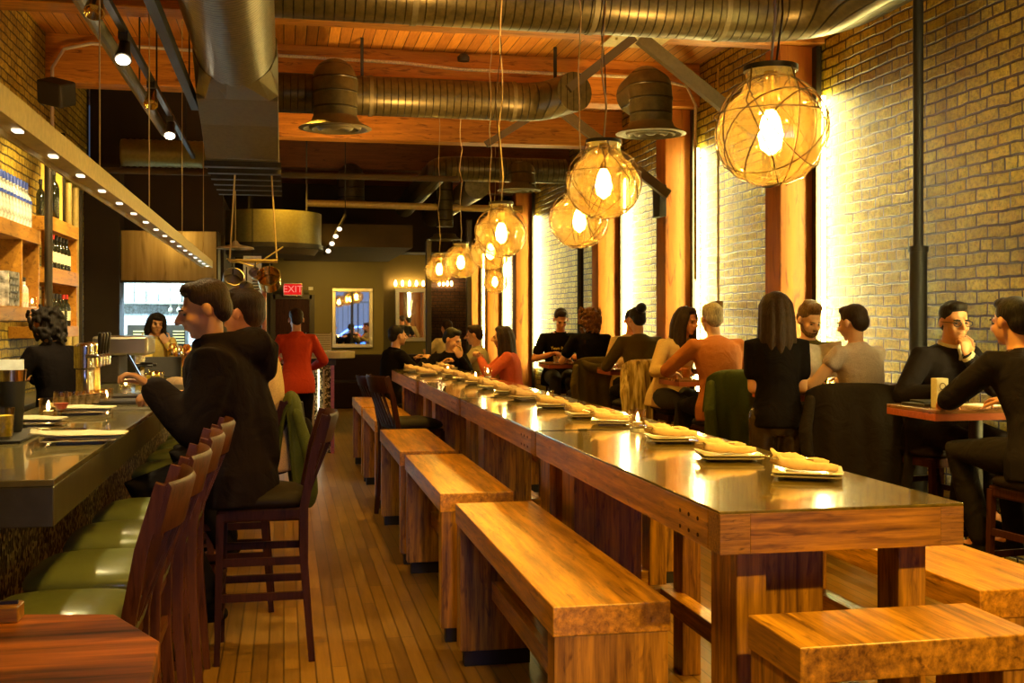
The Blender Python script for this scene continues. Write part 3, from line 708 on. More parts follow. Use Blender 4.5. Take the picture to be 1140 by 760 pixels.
def person(label, x, y, face, sk='pale', hair=('short', 'brown'), top='black', sleeve='long', legs='dark', mode='sit', seat=.76,
           lean=8, side=0, hp=0, hy=0, hr=0, hL=(-.16, .38, 1.12), hR=(.16, .38, 1.12), s=1.0, w=1.0, vox=.011, hem=-.22, hood=False, coat=0,
           collar=True, extra=None, skirt=False, curl=55, name='person', shoes='blackshoe', knees=None, ankle=None, foldL=None, foldR=None, poleL=None, poleR=None):
    root = thing('person', label, 'person', (x, y, 0), rad(face))
    hz = seat+.10 if mode == 'sit' else .93*s
    pel = Vector((0, 0, hz)); la = rad(lean); sa = rad(side)
    L = .515*s
    def sp(t):   # spine position
        a = la*(.4+.6*max(0, min(1, t)))
        return pel+Vector((math.sin(sa)*L*t, math.sin(a)*L*t, math.cos(a)*math.cos(sa)*L*t))
    def sec(t, a, b, e=0, n=18, dz=0, dy=0):
        c = sp(t); an = la*(.4+.7*max(0, min(1.1, t))) if t > 0 else la*.3
        X = Vector((math.cos(sa), 0, -math.sin(sa))); Yv = Vector((0, math.cos(an), -math.sin(an)))
        c = c+Yv*dy
        return [c+X*(a*w*s+e)*math.cos(2*PI*j/n)+Yv*(b*s+e)*math.sin(2*PI*j/n) for j in range(n)]
    S_ = [(-.22, .13, .10), (-.12, .165, .125), (0, .172, .13), (.18, .155, .115), (.38, .142, .105), (.58, .158, .115), (.76, .172, .118), (.88, .172, .108), (.97, .125, .085), (1.04, .065, .06)]
    neck = sp(1.0); na = la*1.0
    hd_dir = Vector((math.sin(sa)*.7, math.sin(la*.7+rad(8)), 1)).normalized()
    hc = neck+hd_dir*(.172*s)                    # head centre
    HQ = (Matrix.Rotation(rad(hy), 3, 'Z') @ Matrix.Rotation(rad(-hp), 3, 'X') @ Matrix.Rotation(rad(hr), 3, 'Y'))
    def H(v): return hc+HQ @ (Vector(v)*s*1.06)
    shl = [sp(.90)+Vector((sx*.168*w*s, 0, 0)) for sx in (-1, 1)]
    # ---- legs
    if mode == 'sit':
        kn = knees or [(-.12, .43, seat+.07), (.12, .43, seat+.07)]; kn = [Vector(k) for k in kn]
        an_ = ankle or [(-.11, .34, seat-.38), (.11, .34, seat-.38)]; an_ = [Vector(k) for k in an_]
    else:
        kn = [Vector((sx*.095, .02, .50*s)) for sx in (-1, 1)]; an_ = [Vector((sx*.10, 0+.04*sx, .085)) for sx in (-1, 1)]
        if knees: kn = [Vector(k) for k in knees]
        if ankle: an_ = [Vector(k) for k in ankle]
    hips = [pel+Vector((sx*.092, .0, -.01)) for sx in (-1, 1)]
    arms = []
    for i, (sx, tgt, pole) in enumerate(((-1, hL, poleL), (1, hR, poleR))):
        if tgt is None: tgt = (sx*.27, .03, hz-.10)
        el, wr = ik(shl[i], tgt, .29*s, .255*s, pole or (sx*.7, -.35, -.8))
        arms.append((shl[i], el, wr))
    # ---- body
    b = MB()
    b.rings([sec(t, a, bb) for t, a, bb in S_])
    b.tube([neck+Vector((0, -.005, -.04)), neck+hd_dir*.05*s, hc+HQ @ Vector((0, -.02, -.03))], [.062*s, .052*s, .052*s], 14, round_=True)
    for i in (0, 1):
        b.tube([hips[i], (hips[i]+kn[i])/2, kn[i], (kn[i]*.6+an_[i]*.4), an_[i]], [.088*s, .078*s, .058*s, .056*s, .04*s], 12, round_=True)
        b.tube([an_[i], an_[i]+Vector((0, .10, -.05)), an_[i]+Vector((0, .17, -.055))], [.042, .034, .028], 10, round_=True)
        sh, el, wr = arms[i]
        b.tube([sh+(sp(.88)-sh)*.3, sh, (sh+el)/2, el], [.05*s, .054*s, .045*s, .038*s], 12, round_=True)
        b.tube([el, el*.65+wr*.35, wr], [.038*s, .038*s, .027*s], 12, round_=True)
    # head
    q = HQ
    b.ell(H((0, -.014, .030)), (.076*s, .096*s, .086*s), q)
    b.ell(H((0, .030, -.035)), (.059*s, .062*s, .078*s), q)
    b.ell(H((0, .062, -.088)), (.026*s, .022*s, .02*s), q, 10)
    b.ell(H((0, .080, .016)), (.046*s, .016*s, .012*s), q, 10)
    b.tube([H((0, .088, .010)), H((0, .114, -.024))], [.010*s, .0165*s], 8, round_=True)
    b.ell(H((-.012, .096, -.028)), (.010*s, .012*s, .009*s), q, 8); b.ell(H((.012, .096, -.028)), (.010*s, .012*s, .009*s), q, 8)
    for sx in (-1, 1):
        b.ell(H((sx*.036, .066, -.028)), (.022*s, .02*s, .022*s), q, 10)
        b.ell(H((sx*.079, -.008, -.008)), (.011*s, .021*s, .031*s), q, 10)
    b.ell(H((0, .088, -.056)), (.022*s, .010*s, .010*s), q, 10)
    o = b.build('body', SK[sk], root); bake(o, vox*.8, 3)
    # ---- hands: built as fine surfaces and merged into the same body mesh
    hb = MB()
    for i, sx in enumerate((-1, 1)):
        sh, el, wr = arms[i]
        d = (wr-el).normalized(); fold = (foldL, foldR)[i]
        if fold: d = Vector(fold).normalized()
        up = Vector((0, 0, 1)) if abs(d.z) < .8 else Vector((0, 1, 0))
        sd = d.cross(up).normalized(); nrm = sd.cross(d).normalized()   # nrm ~ back of hand
        hb.tube([wr-(wr-el).normalized()*.03, wr, wr+d*.02], [.026*s, .024*s, .024*s], 10)
        R3 = Matrix((sd, d, nrm)).transposed()
        hb.ell(wr+d*.050*s, (.042*s, .055*s, .016*s), R3, 12)
        for k in range(4):
            u = (-.030+.020*k)*(1 if sx > 0 else 1)
            ln = (.033, .037, .035, .028)[k if sx > 0 else 3-k]*s
            p = wr+d*.088*s+sd*u*s; pts = [p-d*.02*s, p]; a = 0
            for j, q2 in enumerate((1, .75, .6)):
                a += rad(curl*(.55+.25*j)); dd = d*math.cos(a)-nrm*math.sin(a)
                p = p+dd*ln*q2; pts.append(p)
            hb.tube(pts, [.0095*s, .0093*s, .0088*s, .0082*s, .007*s], 8, round_=True)
        ts = -sx
        p = wr+d*.025*s+sd*ts*.028*s*-1*-1; pts = [p, p+(d*.55+sd*ts*.7-nrm*.25)*.04*s, p+(d*.95+sd*ts*.75-nrm*.5)*.065*s, p+(d*1.25+sd*ts*.45-nrm*.75)*.075*s]
        hb.tube(pts, [.014*s, .012*s, .0105*s, .008*s], 8, round_=True)
    ho = hb.build('hand_tmp', SK[sk], None); bake(ho, .0055, 2)
    bm = bmesh.new(); bm.from_mesh(o.data); bm.from_mesh(ho.data); me = bpy.data.meshes.new('body'); bm.to_mesh(me); bm.free()
    me.materials.append(SK[sk]); 
    for p in me.polygons: p.use_smooth = True
    o.data = me; bpy.data.objects.remove(ho)
    # ---- eyes, brows
    e = MB()
    for sx in (-1, 1): e.ell(H((sx*.030, .079, -.001)), (.011*s, .006*s, .0055*s), q, 8)
    e.build('eyes', 'ink', root, smooth='all')
    e = MB()
    for sx in (-1, 1): e.tube([H((sx*.014, .0955, .017)), H((sx*.032, .0935, .020)), H((sx*.048, .081, .016))], [.004*s, .005*s, .003*s], 6)
    e.build('eyebrows', HR[hair[1]], root, smooth='all')
    # ---- hair
    st, hcol = hair; h = MB()
    if st != 'none':
        k = 1.0
        h.ell(H((0, -.024, .044)), (.084*s, .096*s, .083*s), q, 20)
        h.ell(H((0, .030, .090)), (.062*s, .050*s, .033*s), q, 14)
        h.ell(H((0, -.060, .0)), (.072*s, .058*s, .075*s), q, 14)
    if st == 'quiff':
        h.ell(H((0, .030, .108)), (.060*s, .062*s, .035*s), q, 14); h.ell(H((0, -.03, .105)), (.065*s, .06*s, .035*s), q, 14)
    if st in ('long', 'bob'):
        n_ = .34 if st == 'long' else .085
        for k in range(9):
            a = rad(-150+k*300/8) if st == 'bob' else rad(-125+k*250/8)
            px_, py_ = math.sin(a)*.078, -math.cos(a)*.080-.012
            if py_ > .055: continue
            l_ = n_*(1 if py_ < .02 else .75)
            base = H((px_, py_, .03)); low = H((px_*1.12, py_*1.05-.01, -.05)); end = low+Vector((0, -.015 if st == 'long' else 0, -l_))+(HQ @ Vector((px_*.3, py_*.25, 0)))*(.5)
            h.tube([H((px_*.7, py_*.7, .08)), base, low, (low+end)/2, end], [.03*s, .034*s, .034*s, .036*s, .016*s], 10, round_=True)
    if st == 'bob': h.ell(H((0, .058, .062)), (.058*s, .034*s, .026*s), q, 14)
    if st == 'bun': h.ell(H((0, -.13, .085)), (.055*s, .05*s, .05*s), q, 14)
    if st == 'curly':
        h.ell(H((0, -.035, -.03)), (.098*s, .080*s, .115*s), q, 18)
        for k in range(150):
            a = rad(-140+RND.random()*280); zz = RND.uniform(-.16, .11); rr_ = (.086+.02*(1-abs(zz)))*math.sqrt(max(.15, 1-(zz/.19)**2))**.7
            v = Vector((math.sin(a)*rr_*1.12, -math.cos(a)*rr_*1.05-.01, zz))
            if v.y > .05 and zz < .05: continue
            h.ell(H(v), (.017*s, .017*s, .019*s), q, 7)
    if st != 'none': bake(h.build('hair', HR[hcol], root), .008, 3)
    if st == 'beard' or (len(hair) > 2 and hair[2] == 'beard'): pass
    if extra and 'beard' in extra:
        bb = MB(); bb.ell(H((0, .050, -.082)), (.050*s, .046*s, .034*s), q, 14)
        for sx in (-1, 1): bb.tube([H((sx*.066, .012, -.02)), H((sx*.060, .03, -.06)), H((sx*.03, .066, -.088))], [.01*s, .016*s, .016*s], 8)
        bb.ell(H((0, .093, -.043)), (.026*s, .007*s, .006*s), q, 10)
        bake(bb.build('beard', HR[extra['beard']], root), .006, 2)
    if extra and 'glasses' in extra:
        g = MB()
        for sx in (-1, 1):
            g.tube([H((sx*.033+.022*math.cos(a), .100, -.001+.016*math.sin(a))) for a in [2*PI*j/14 for j in range(14)]], .0026*s, 6, closed=True)
            g.tube([H((sx*.055, .098, .004)), H((sx*.082, .05, .004)), H((sx*.082, -.01, .0))], .0026*s, 6)
        g.tube([H((-.011, .101, 0)), H((.011, .101, 0))], .0026*s, 6)
        g.build('glasses', 'ink', root)
    if extra and 'collar' in extra:
        g = MB(); g.tube([neck+Vector((math.sin(a)*.060, math.cos(a)*.062+.004, .030-.018*math.cos(a))) for a in [2*PI*k/14 for k in range(14)]], .013, 8, closed=True)
        g.tube([neck+Vector((-.02, .075, .0)), neck+Vector((0, .10, -.07))], [.018, .008], 8); g.build('shirt_collar', 'linen', root, smooth='all')
        wq, eq = arms[0][2], arms[0][1]; g = MB(); g.tube([wq*.92+eq*.08, wq*1.04-eq*.04], .043, 14); g.build('shirt_cuff', 'linen', root, smooth='all')
    # ---- top
    e = .014+coat
    c_ = MB()
    hs = [(hem, .175+(.02 if hem < -.3 else 0), .135+(.03 if hem < -.3 else 0)), (-.12, .175, .138)] + [(t, a, bb) for t, a, bb in S_[2:]]
    if skirt: hs = [(hem, .17, .135)]+S_[2:]
    sl = []
    for j, (t, a, bb) in enumerate(hs):
        if t > 1.0: sl.append(sec(1.02, .075, .07, e*.6)); continue
        sl.append(sec(t, a, bb, e+(.014 if t < .1 else 0)))
    c_.rings(sl)
    for i in (0, 1):
        sh, el, wr = arms[i]
        pts = [sh+(sp(.86)-sh)*.45, sh, (sh+el)/2, el]
        if sleeve == 'long':
            c_.tube(pts, [.055*s+e, .058*s+e, .048*s+e, .042*s+e], 14, round_=True)
            c_.tube([el, el*.6+wr*.4, wr*.94+el*.06], [.042*s+e, .042*s+e*.9, .030*s+e*.8], 14, round_=True)
        elif sleeve == 'short':
            c_.tube([pts[0], sh, sh*.35+el*.65], [.055*s+e, .058*s+e, .052*s+e], 14, round_=True)
        elif sleeve == 'cap': c_.tube([pts[0], sh, sh*.75+el*.25], [.055*s+e, .058*s+e, .056*s+e], 14, round_=True)
    if hood:
        back = Vector((0, -1, 0))
        pts = []
        for k in range(9):
            a = rad(-115+k*230/8); pts.append(neck+Vector((math.sin(a)*.105, -math.cos(a)*.115-.015, .035-.02*math.cos(a)))*1.0)
        c_.tube(pts, [.03, .045, .06, .072, .08, .072, .06, .045, .03], 12, round_=True)
        c_.tube([neck+Vector((-.10, -.12, .0)), neck+Vector((-.04, -.19, .02)), neck+Vector((.04, -.19, .02)), neck+Vector((.10, -.12, .0))], [.06, .085, .085, .06], 14, round_=True)
        c_.tube([neck+Vector((0, -.16, .03)), neck+Vector((0, -.23, -.02)), neck+Vector((0, -.24, -.11))], [.08, .08, .05], 14, round_=True)
        c_.tube([sp(.75)+Vector((0, -.07, 0)), sp(.4)+Vector((0, -.09, 0)), sp(.05)+Vector((0, -.09, 0))], [.13, .14, .13], 14, round_=True)
        c_.tube([neck+Vector((-.06, .02, .03)), neck+Vector((0, .075, .015)), neck+Vector((.06, .02, .03))], [.035, .035, .035], 10, round_=True)
    elif collar:
        pts = [neck+Vector((math.sin(a)*.063, math.cos(a)*.060, .018-.012*math.cos(a))) for a in [2*PI*k/14 for k in range(14)]]
        c_.tube(pts, .014, 8, closed=True)
    bake(c_.build('jacket' if coat > .015 else 'shirt', top if not isinstance(top, str) else CLOTH[top], root), vox, 4)
    # ---- trousers
    t_ = MB()
    t_.rings([sec(-.26, .12, .10, .01), sec(-.12, .17, .128, .012), sec(0, .176, .134, .012), sec(.12, .165, .125, .010)])
    for i in (0, 1):
        t_.tube([hips[i], (hips[i]+kn[i])/2, kn[i], (kn[i]*.55+an_[i]*.45), an_[i]*.97+kn[i]*.03], [.102*s, .092*s, .074*s, .068*s, .058*s], 14, round_=True)
    bake(t_.build('trousers', legs if not isinstance(legs, str) else CLOTH[legs], root), vox, 4)
    for i in (0, 1):
        sh_ = MB(); a0 = an_[i]+Vector((0, 0, -.02))
        sh_.tube([a0+Vector((0, -.03, -.03)), a0+Vector((0, .05, -.035)), a0+Vector((0, .15, -.05)), a0+Vector((0, .21, -.055))], [.046, .048, .046, .034], 12, round_=True, flat=.8)
        sh_.tube([a0+Vector((0, .0, .04)), a0+Vector((0, .01, -.02))], [.048, .046], 12)
        ob = sh_.build('shoe', CLOTH[shoes], root); bake(ob, .010, 2)
    return root, dict(hc=hc, HQ=HQ, neck=neck, wr=[a[2] for a in arms], sp=sp, pel=pel)

for nme, c in dict(black=(.007, .005, .005), dark=(.012, .009, .008), blackshoe=(.01, .008, .006), coat=(.013, .008, .007), navy=(.012, .009, .010), olive=(.09, .065, .014), oliveshirt=(.10, .075, .014),
                   rust=(.36, .11, .02), beige=(.62, .42, .18), grey=(.55, .43, .36), pink=(.62, .12, .05), red=(.50, .045, .01), white=(.75, .62, .36), yellow=(.65, .48, .12),
                   plaid=(.38, .30, .14), green=(.055, .065, .010), jean=(.05, .045, .05), tan=(.60, .42, .16), greycoat=(.018, .013, .010)).items(): cloth(nme, c)
CLOTH['leather'] = plain('leather_trousers', (.035, .022, .010), rough=.25, var=.3, scale=20, bumps=.3)
def lo(x, y, face, X, Y, Z):   # world target to local
    a = rad(face); dx_, dy_ = X-x, Y-y
    return (dx_*math.cos(a)+dy_*math.sin(a), -dx_*math.sin(a)+dy_*math.cos(a), Z)

# man in black coat with phone (faces -X => face=90)
px_, py_ = -.23, 5.42
P1, d1 = person('man in black hooded coat seated sideways at the bar looking at his phone', px_, py_, 90, 'tan', ('short', 'brown'), 'coat', 'long', 'dark', lean=9, hp=15, hy=6, s=1.10, w=1.1, vox=.011, coat=.030,
       hood=True, hem=-.27, hL=lo(px_, py_, 90, -.575, 5.26, 1.25), hR=lo(px_, py_, 90, -.55, 5.50, 1.17), poleL=(-.25, -.35, -1), curl=50, ankle=[(-.12, .12, .34), (.12, .10, .20)], knees=[(-.13, .40, .80), (.13, .38, .78)], foldL=(-.05, .75, .55))
wl = d1['wr'][0]; wm = Matrix.Rotation(rad(90), 3, 'Z') @ wl
ph = thing('phone', 'lit smartphone held by the man in the black hooded coat', 'phone', (px_+wm.x-.075, py_+wm.y+.015, wm.z+.085), rad(90))
ph.rotation_euler = (rad(-62), 0, rad(-80))
MB().box(-.036, .036, -.075, .075, -.005, .003).build('phone_case', 'black', ph, bevel=.003)
MB().box(-.031, .031, -.066, .066, .0031, .0042).build('screen', 'screen', ph)
person('blurred man with cropped hair and beige shirt seated behind the man in black', -.10, 6.30, 90, 'rosy', ('short', 'brown'), 'beige', 'long', 'dark', lean=8, hp=0, hy=-25, s=1.08, w=1.05, hL=(-.2, .42, 1.14), hR=(.2, .36, 1.14), ankle=[(-.12, .2, .34), (.12, .2, .34)])
person('person with short dark hair in a red top standing at the service counter', xat(331, 12.6), 12.6, 8, 'pale', ('short', 'brown'), 'red', 'long', 'black', mode='stand', s=.97, lean=6, hp=10, hem=-.30, hL=(-.16, .36, 1.12), hR=(.2, .25, 1.02))
person('bartender with a black bob, hand at her chin, in yellow top', xat(172, 12.95), 12.95, 195, 'pale', ('bob', 'black'), 'yellow', 'long', 'black', mode='stand', s=.95, lean=12, hp=6, hr=-8, hL=(-.10, .22, 1.30), hR=(.08, .17, 1.33))
person('dark-haired person in black bending behind the bar beside the shelves', xat(66, 8.4), 8.4, 60, 'tan', ('curly', 'black'), 'black', 'long', 'black', mode='stand', s=.95, w=1.1, lean=9, hp=24)
# right side
person('man in dark sweater with back turned, leaning on the nearest wall-side table', 3.80, 5.05, 6, 'tan', ('short', 'black'), 'navy', 'long', 'dark', lean=20, hp=5, hy=5, s=1.06, w=1.08, vox=.011, coat=.006, hL=(-.12, .62, 1.10), hR=(.25, .55, 1.10), knees=[(-.20, .42, .85), (.14, .44, .85)], poleL=(-1, -.1, -.6))
person('man in glasses and dark blazer, fist raised to his mouth', 4.08, 6.50, 188, 'tan', ('short', 'black'), 'navy', 'long', 'dark', lean=14, hp=6, hy=-14, s=1.03, w=1.08, vox=.010, coat=.006, hL=(.00, .30, 1.33), hR=(.24, .36, 1.13), curl=80, extra={'glasses': 1, 'collar': 1}, poleL=(-.5, .6, -1), foldL=(.15, -.1, 1))
person('short-haired person in grey cap-sleeved top reading a menu', 3.86, 6.98, 14, 'pale', ('short', 'brown'), 'grey', 'cap', 'dark', lean=9, hp=12, hy=12, s=1.0, w=.98, hL=(-.24, .36, 1.20), hR=(.02, .40, 1.22), poleL=(-.8, -.5, -.9))
person('bearded man in patterned olive shirt looking down at the menu', 3.97, 8.12, 176, 'pale', ('quiff', 'lbrown'), 'oliveshirt', 'long', 'jean', lean=8, hp=24, hy=10, s=1.03, w=1.08, hL=(-.15, .38, 1.12), hR=(.14, .36, 1.12), extra={'beard': 'lbrown'})
person('waitress with long dark hair standing in black top and leather trousers', 3.20, 6.93, -12, 'pale', ('long', 'brown'), 'black', 'short', 'leather', mode='stand', s=1.0, w=.90, lean=3, hp=16, hL=(-.08, .27, 1.12), hR=(.12, .27, 1.10), poleL=(-.12, -.35, -1), poleR=(.12, -.35, -1), hem=-.16, skirt=True)
person('grey-haired man in rust sweater seen from behind', 3.50, 8.62, 6, 'pale', ('short', 'grey'), 'rust', 'long', 'dark', lean=14, hp=8, hy=-6, s=1.06, w=1.12, hL=(-.22, .5, 1.11), hR=(.24, .46, 1.11), poleL=(-1, -.1, -.6), poleR=(1, -.1, -.6))
person('blurred woman with long dark curls in beige top leaning in', 3.46, 9.85, 195, 'rosy', ('long', 'brown'), 'beige', 'long', 'jean', lean=12, side=-9, hp=10, hy=18, s=1.04, hL=(-.2, .45, 1.12), hR=(.2, .45, 1.12))
person('person in olive shirt with dark hair in a bun, seen from behind', 3.52, 10.74, 4, 'pale', ('bun', 'black'), 'olive', 'long', 'dark', lean=12, hp=14, s=1.04, w=1.05, hL=(-.2, .45, 1.12), hR=(.2, .45, 1.12))
person('dark-haired person facing the viewer beside the bright brick recess', 3.74, 11.98, 188, 'rosy', ('short', 'black'), 'tan', 'long', 'dark', lean=10, hp=8, hy=-20, s=1.02)
person('woman with curly shoulder-length hair in black tee, seen from behind', xat(659, 12.4), 12.4, 2, 'pale', ('curly', 'auburn'), 'black', 'short', 'dark', lean=6, hp=6, s=1.05, w=1.0, hL=(-.22, .36, 1.1), hR=(.2, .4, 1.12))
P11, d11 = person('man in black tee with yellow print looking down at his plate', xat(621, 13.8), 13.75, 176, 'rosy', ('short', 'brown'), 'black', 'short', 'jean', lean=12, hp=30, s=1.06, w=1.1, hL=(-.2, .34, 1.12), hR=(.16, .32, 1.14))
person('woman in pink sweater with long brown hair, hands at her face', 2.30, 11.25, 82, 'pale', ('long', 'brown'), 'pink', 'long', 'dark', seat=.66, lean=9, hp=4, hL=(-.04, .34, 1.16), hR=(.05, .34, 1.17), s=.92, poleL=(-.6, .4, -1), poleR=(.6, .4, -1), ankle=[(-.1, .3, .2), (.1, .3, .2)])
person('person in plaid shirt seated near the far timber column', 2.22, 12.7, 70, 'pale', ('short', 'brown'), 'plaid', 'long', 'dark', seat=.66, lean=6, hp=8, s=.92)
person('person with dark hair in white top standing at the far end', xat(499, 15.6), 15.6, 20, 'pale', ('short', 'brown'), 'white', 'short', 'black', mode='stand', s=.90, lean=3)
person('man with black hair bowing his head at the far end of the long table', 1.70, 12.0, 200, 'pale', ('short', 'black'), 'black', 'long', 'dark', seat=.62, lean=14, hp=20, hy=30, s=.95, hL=(-.03, .30, 1.16), hR=(.2, .3, 1.1))
person('man in dark jacket in profile at the far end of the long table', 1.14, 12.42, -70, 'pale', ('short', 'black'), 'black', 'long', 'dark', seat=.64, lean=8, hp=0, s=.95, hR=(.15, .36, 1.12))

# tee print
tp = d11['sp'](.62)+Vector((0, .155, 0))
txt = bpy.data.curves.new('tee_print', 'FONT'); txt.body = 'Team Bromo'; txt.size = .05; txt.align_x = 'CENTER'; txt.extrude = .002
to = bpy.data.objects.new('tee_print', txt); COL.objects.link(to); to.data.materials.append(M['yellowb'])
to = text_mesh(to); to.parent = P11; to.location = tp; to.rotation_euler = (rad(90-10), 0, rad(180))
tb = MB(); tb.ell(tp+Vector((-.02, .0, -.07)), (.045, .008, .045), None, 10); tb.tube([tp+Vector((.07, 0, -.03)), tp+Vector((.03, .005, -.06))], .007, 6); tb.build('tee_picture', 'label', P11, smooth='all')

# seats for the people along the wall and their draped coats
ss = [(3.80, 5.05, 6, 'dark stool under the man in dark sweater nearest the viewer'), (4.08, 6.48, 188, 'dark stool under the man in glasses'),
      (3.72, 6.98, -18, 'dark stool under the person in grey top, covered by a dark coat'), (3.97, 8.12, 176, 'dark stool under the bearded man'),
      (3.50, 8.60, 6, 'dark stool under the man in rust sweater, draped with green coat'), (3.58, 9.80, 180, 'dark stool under the blurred woman in beige'),
      (3.44, 10.70, 4, 'dark stool under the person with a bun, draped with fur-like jacket'), (3.74, 12.0, 188, 'dark stool under the person facing the viewer by the recess'),
      (xat(654, 12.4), 12.38, 2, 'dark stool under the woman with curly hair, draped with hooded jacket'), (xat(628, 13.8), 13.77, 176, 'dark stool under the man in printed tee'),
      (2.22, 12.7, 70, 'dark stool under the person in plaid shirt'), (1.70, 12.02, 200, 'dark stool under the man bowing his head'), (1.14, 12.42, -70, 'dark stool under the man in profile')]
for x, y, a, lab in ss:
    s = stool(x, y, rad(a), lab, 'dark stools of the seated guests')
    if 'plaid' in lab: s.scale = (1, 1, .87)
    if 'bowing' in lab: s.scale = (1, 1, .82)
    if 'profile' in lab: s.scale = (1, 1, .85)

def drape(x, y, face, label, mat, name='draped_coat', zb=.45, width=.26, top=1.16, ripple=.02, hoodie=False, yb=-.33, front=.85, seed=1, stripes=None):
    r = thing(name, label, 'coat', (x, y, 0), rad(face))
    rr = random.Random(seed); ph_ = [rr.uniform(0, 6) for _ in range(4)]
    cols = 28; path = [(.08, front), (.06, top-.08), (.035, top-.01), (0, top+.008), (-.035, top-.01), (-.05, top-.08), (-.06, top-.25), (-.075, top-.45), (-.085, zb+.12), (-.09, zb)]
    b = MB(); grid = []
    for i in range(cols+1):
        u = -1+2*i/cols; row = []
        for j, (dy, z) in enumerate(path):
            k = max(0, min(1, (top-z)/.6))
            wv = width*(1+.12*k)
            rp = ripple*(k*.9+.15)*(math.sin(u*7+ph_[0])+.6*math.sin(u*15+ph_[1]+z*3))
            row.append(b.bm.verts.new((u*wv+.01*math.sin(z*9+ph_[2]), yb+dy+(rp if dy < 0 else rp*.3)+.07*abs(u)**3*(1 if dy < 0 else -.2), z+(.02*math.sin(u*5+ph_[3]) if j in (0, len(path)-1) else 0)-.05*abs(u)**4)))
        grid.append(row)
    for i in range(cols):
        for j in range(len(path)-1): b.bm.faces.new((grid[i][j], grid[i+1][j], grid[i+1][j+1], grid[i][j+1]))
    o = b.build('coat_cloth', CLOTH[mat] if mat in CLOTH else M[mat], r, smooth='all')
    k = o.modifiers.new('s', 'SOLIDIFY'); k.thickness = .018; k.offset = 0
    k = o.modifiers.new('u', 'SUBSURF'); k.levels = 1; k.render_levels = 1
    if hoodie:
        h = MB(); pts = [(math.sin(a)*.17, yb-.03-.06*math.cos(a)*.6, top-.03-.09*math.cos(a)) for a in [rad(-80+k*160/8) for k in range(9)]]
        h.tube(pts, [.03, .045, .055, .06, .062, .06, .055, .045, .03], 12, round_=True)
        bake(h.build('hood', CLOTH[mat], r), .01, 3)
    # hanging sleeves
    for sx in (-1, 1):
        sl = MB(); sl.tube([(sx*(width-.02), yb-.03, top-.10), (sx*(width+.02), yb-.09, top-.30), (sx*(width-.0), yb-.11, top-.52), (sx*(width-.02), yb-.10, max(zb, top-.66))], [.04, .05, .045, .04], 12, round_=True, flat=.6)
        bake(sl.build('coat_sleeve', CLOTH[mat], r), .012, 4)
    return r
m_, n_, l_, b_ = nt('cloth_fur'); v_ = coords(n_, l_, (1, 1, .1)); f_ = noise_tex(n_, l_, v_, 22, 3)
l_.new(ramp(n_, l_, f_, [(.35, (.16, .08, .015)), (.5, (.55, .38, .10)), (.62, (.85, .68, .30))]), b_.inputs['Base Color']); b_.inputs['Roughness'].default_value = .5; bump(n_, l_, b_, f_, .8, .03); CLOTH['fur'] = m_
drape(3.72, 6.98, -18, 'large dark coat hanging over the stool of the person in grey top', 'greycoat', zb=.28, width=.31, top=1.14, seed=3)
drape(3.47, 8.60, 4, 'long green coat with pale lining draped over the rust-sweater man\'s stool', 'green', zb=.45, width=.27, top=1.16, seed=5)
MB().box(0, .02, 0, .01, 0, .01)
drape(3.40, 10.70, 4, 'pale gold striped jacket draped over the stool of the person with a bun', 'fur', zb=.55, width=.23, top=1.17, ripple=.03, seed=8)
drape(xat(654, 12.4), 12.38, 2, 'dark olive hooded jacket draped over the curly-haired woman\'s stool', 'olive', zb=.5, width=.27, top=1.14, hoodie=True, seed=13)
drape(-.29, 6.32, 90, 'olive jacket hanging from the stool behind the man in black', 'green', zb=.58, width=.23, top=1.15, seed=21)
drape(3.80, 5.05, 6, 'dark coat hanging on the stool nearest the brick wall viewer side', 'greycoat', zb=.38, width=.25, top=1.05, seed=34)
bg = thing('handbag', 'black shoulder bag hanging behind the olive jacket', 'bag', (.12, 6.56, 0))
b = MB(); b.ell((0, 0, .84), (.06, .11, .16), None, 16); b.box(-.05, .05, -.09, .09, .72, .90); bake(b.build('bag_body', CLOTH['black'], bg), .012, 3)
MB().tube([(0, -.10, .92), (-.02, -.05, 1.08), (-.02, .05, 1.08), (0, .10, .92)], .008, 8).build('strap', 'black', bg)
# menu held, laptop-like menus, candle bag on table
mn = thing('menu', 'white paper menu held between the seated diners', 'menu', (3.66, 7.24, 1.14), rad(-12))
b = MB(); b.rings([[Vector((x, .04*abs(x)*3, z)), Vector((x, .04*abs(x)*3+.003, z)), Vector((x, .04*abs(x)*3+.003+.05, z+.24)), Vector((x, .04*abs(x)*3+.05, z+.24))] for x, z in ((-.17, .03), (0, 0), (.17, .03))]); b.build('menu_sheet', 'paper', mn)

# ------------------------------------------------------------------ bar
BX, BZ = -.64, 1.10
r = thing('bar_counter', 'long grey bar counter with thick edge and glittering mosaic front', 'bar counter', (BX, 3.38, 0))
for i, (a, b2) in enumerate(((0, 2.79), (2.80, 5.9), (5.91, 9.4))):
    MB().box(-.62, 0, a, b2, BZ-.02, BZ).build('countertop', 'bartop', r, bevel=.003)
    MB().box(-.62, -.001, a+.001, b2-.001, BZ-.135, BZ-.02).build('counter_edge', 'baredge', r, bevel=.003)
MB().box(-.60, -.30, .10, 9.35, .0, BZ-.135).build('mosaic_front', 'mosaic', r)
for k in range(3): MB().box(-.59+.1*k, -.585+.1*k+.01, .085, .10, .0, BZ-.135).build('trim_strip', 'grid', r)
MB().tube([(-.22, .3, .22), (-.22, 9.2, .22)], .025, 10).build('foot_rail', 'steeldk', r, smooth=True)
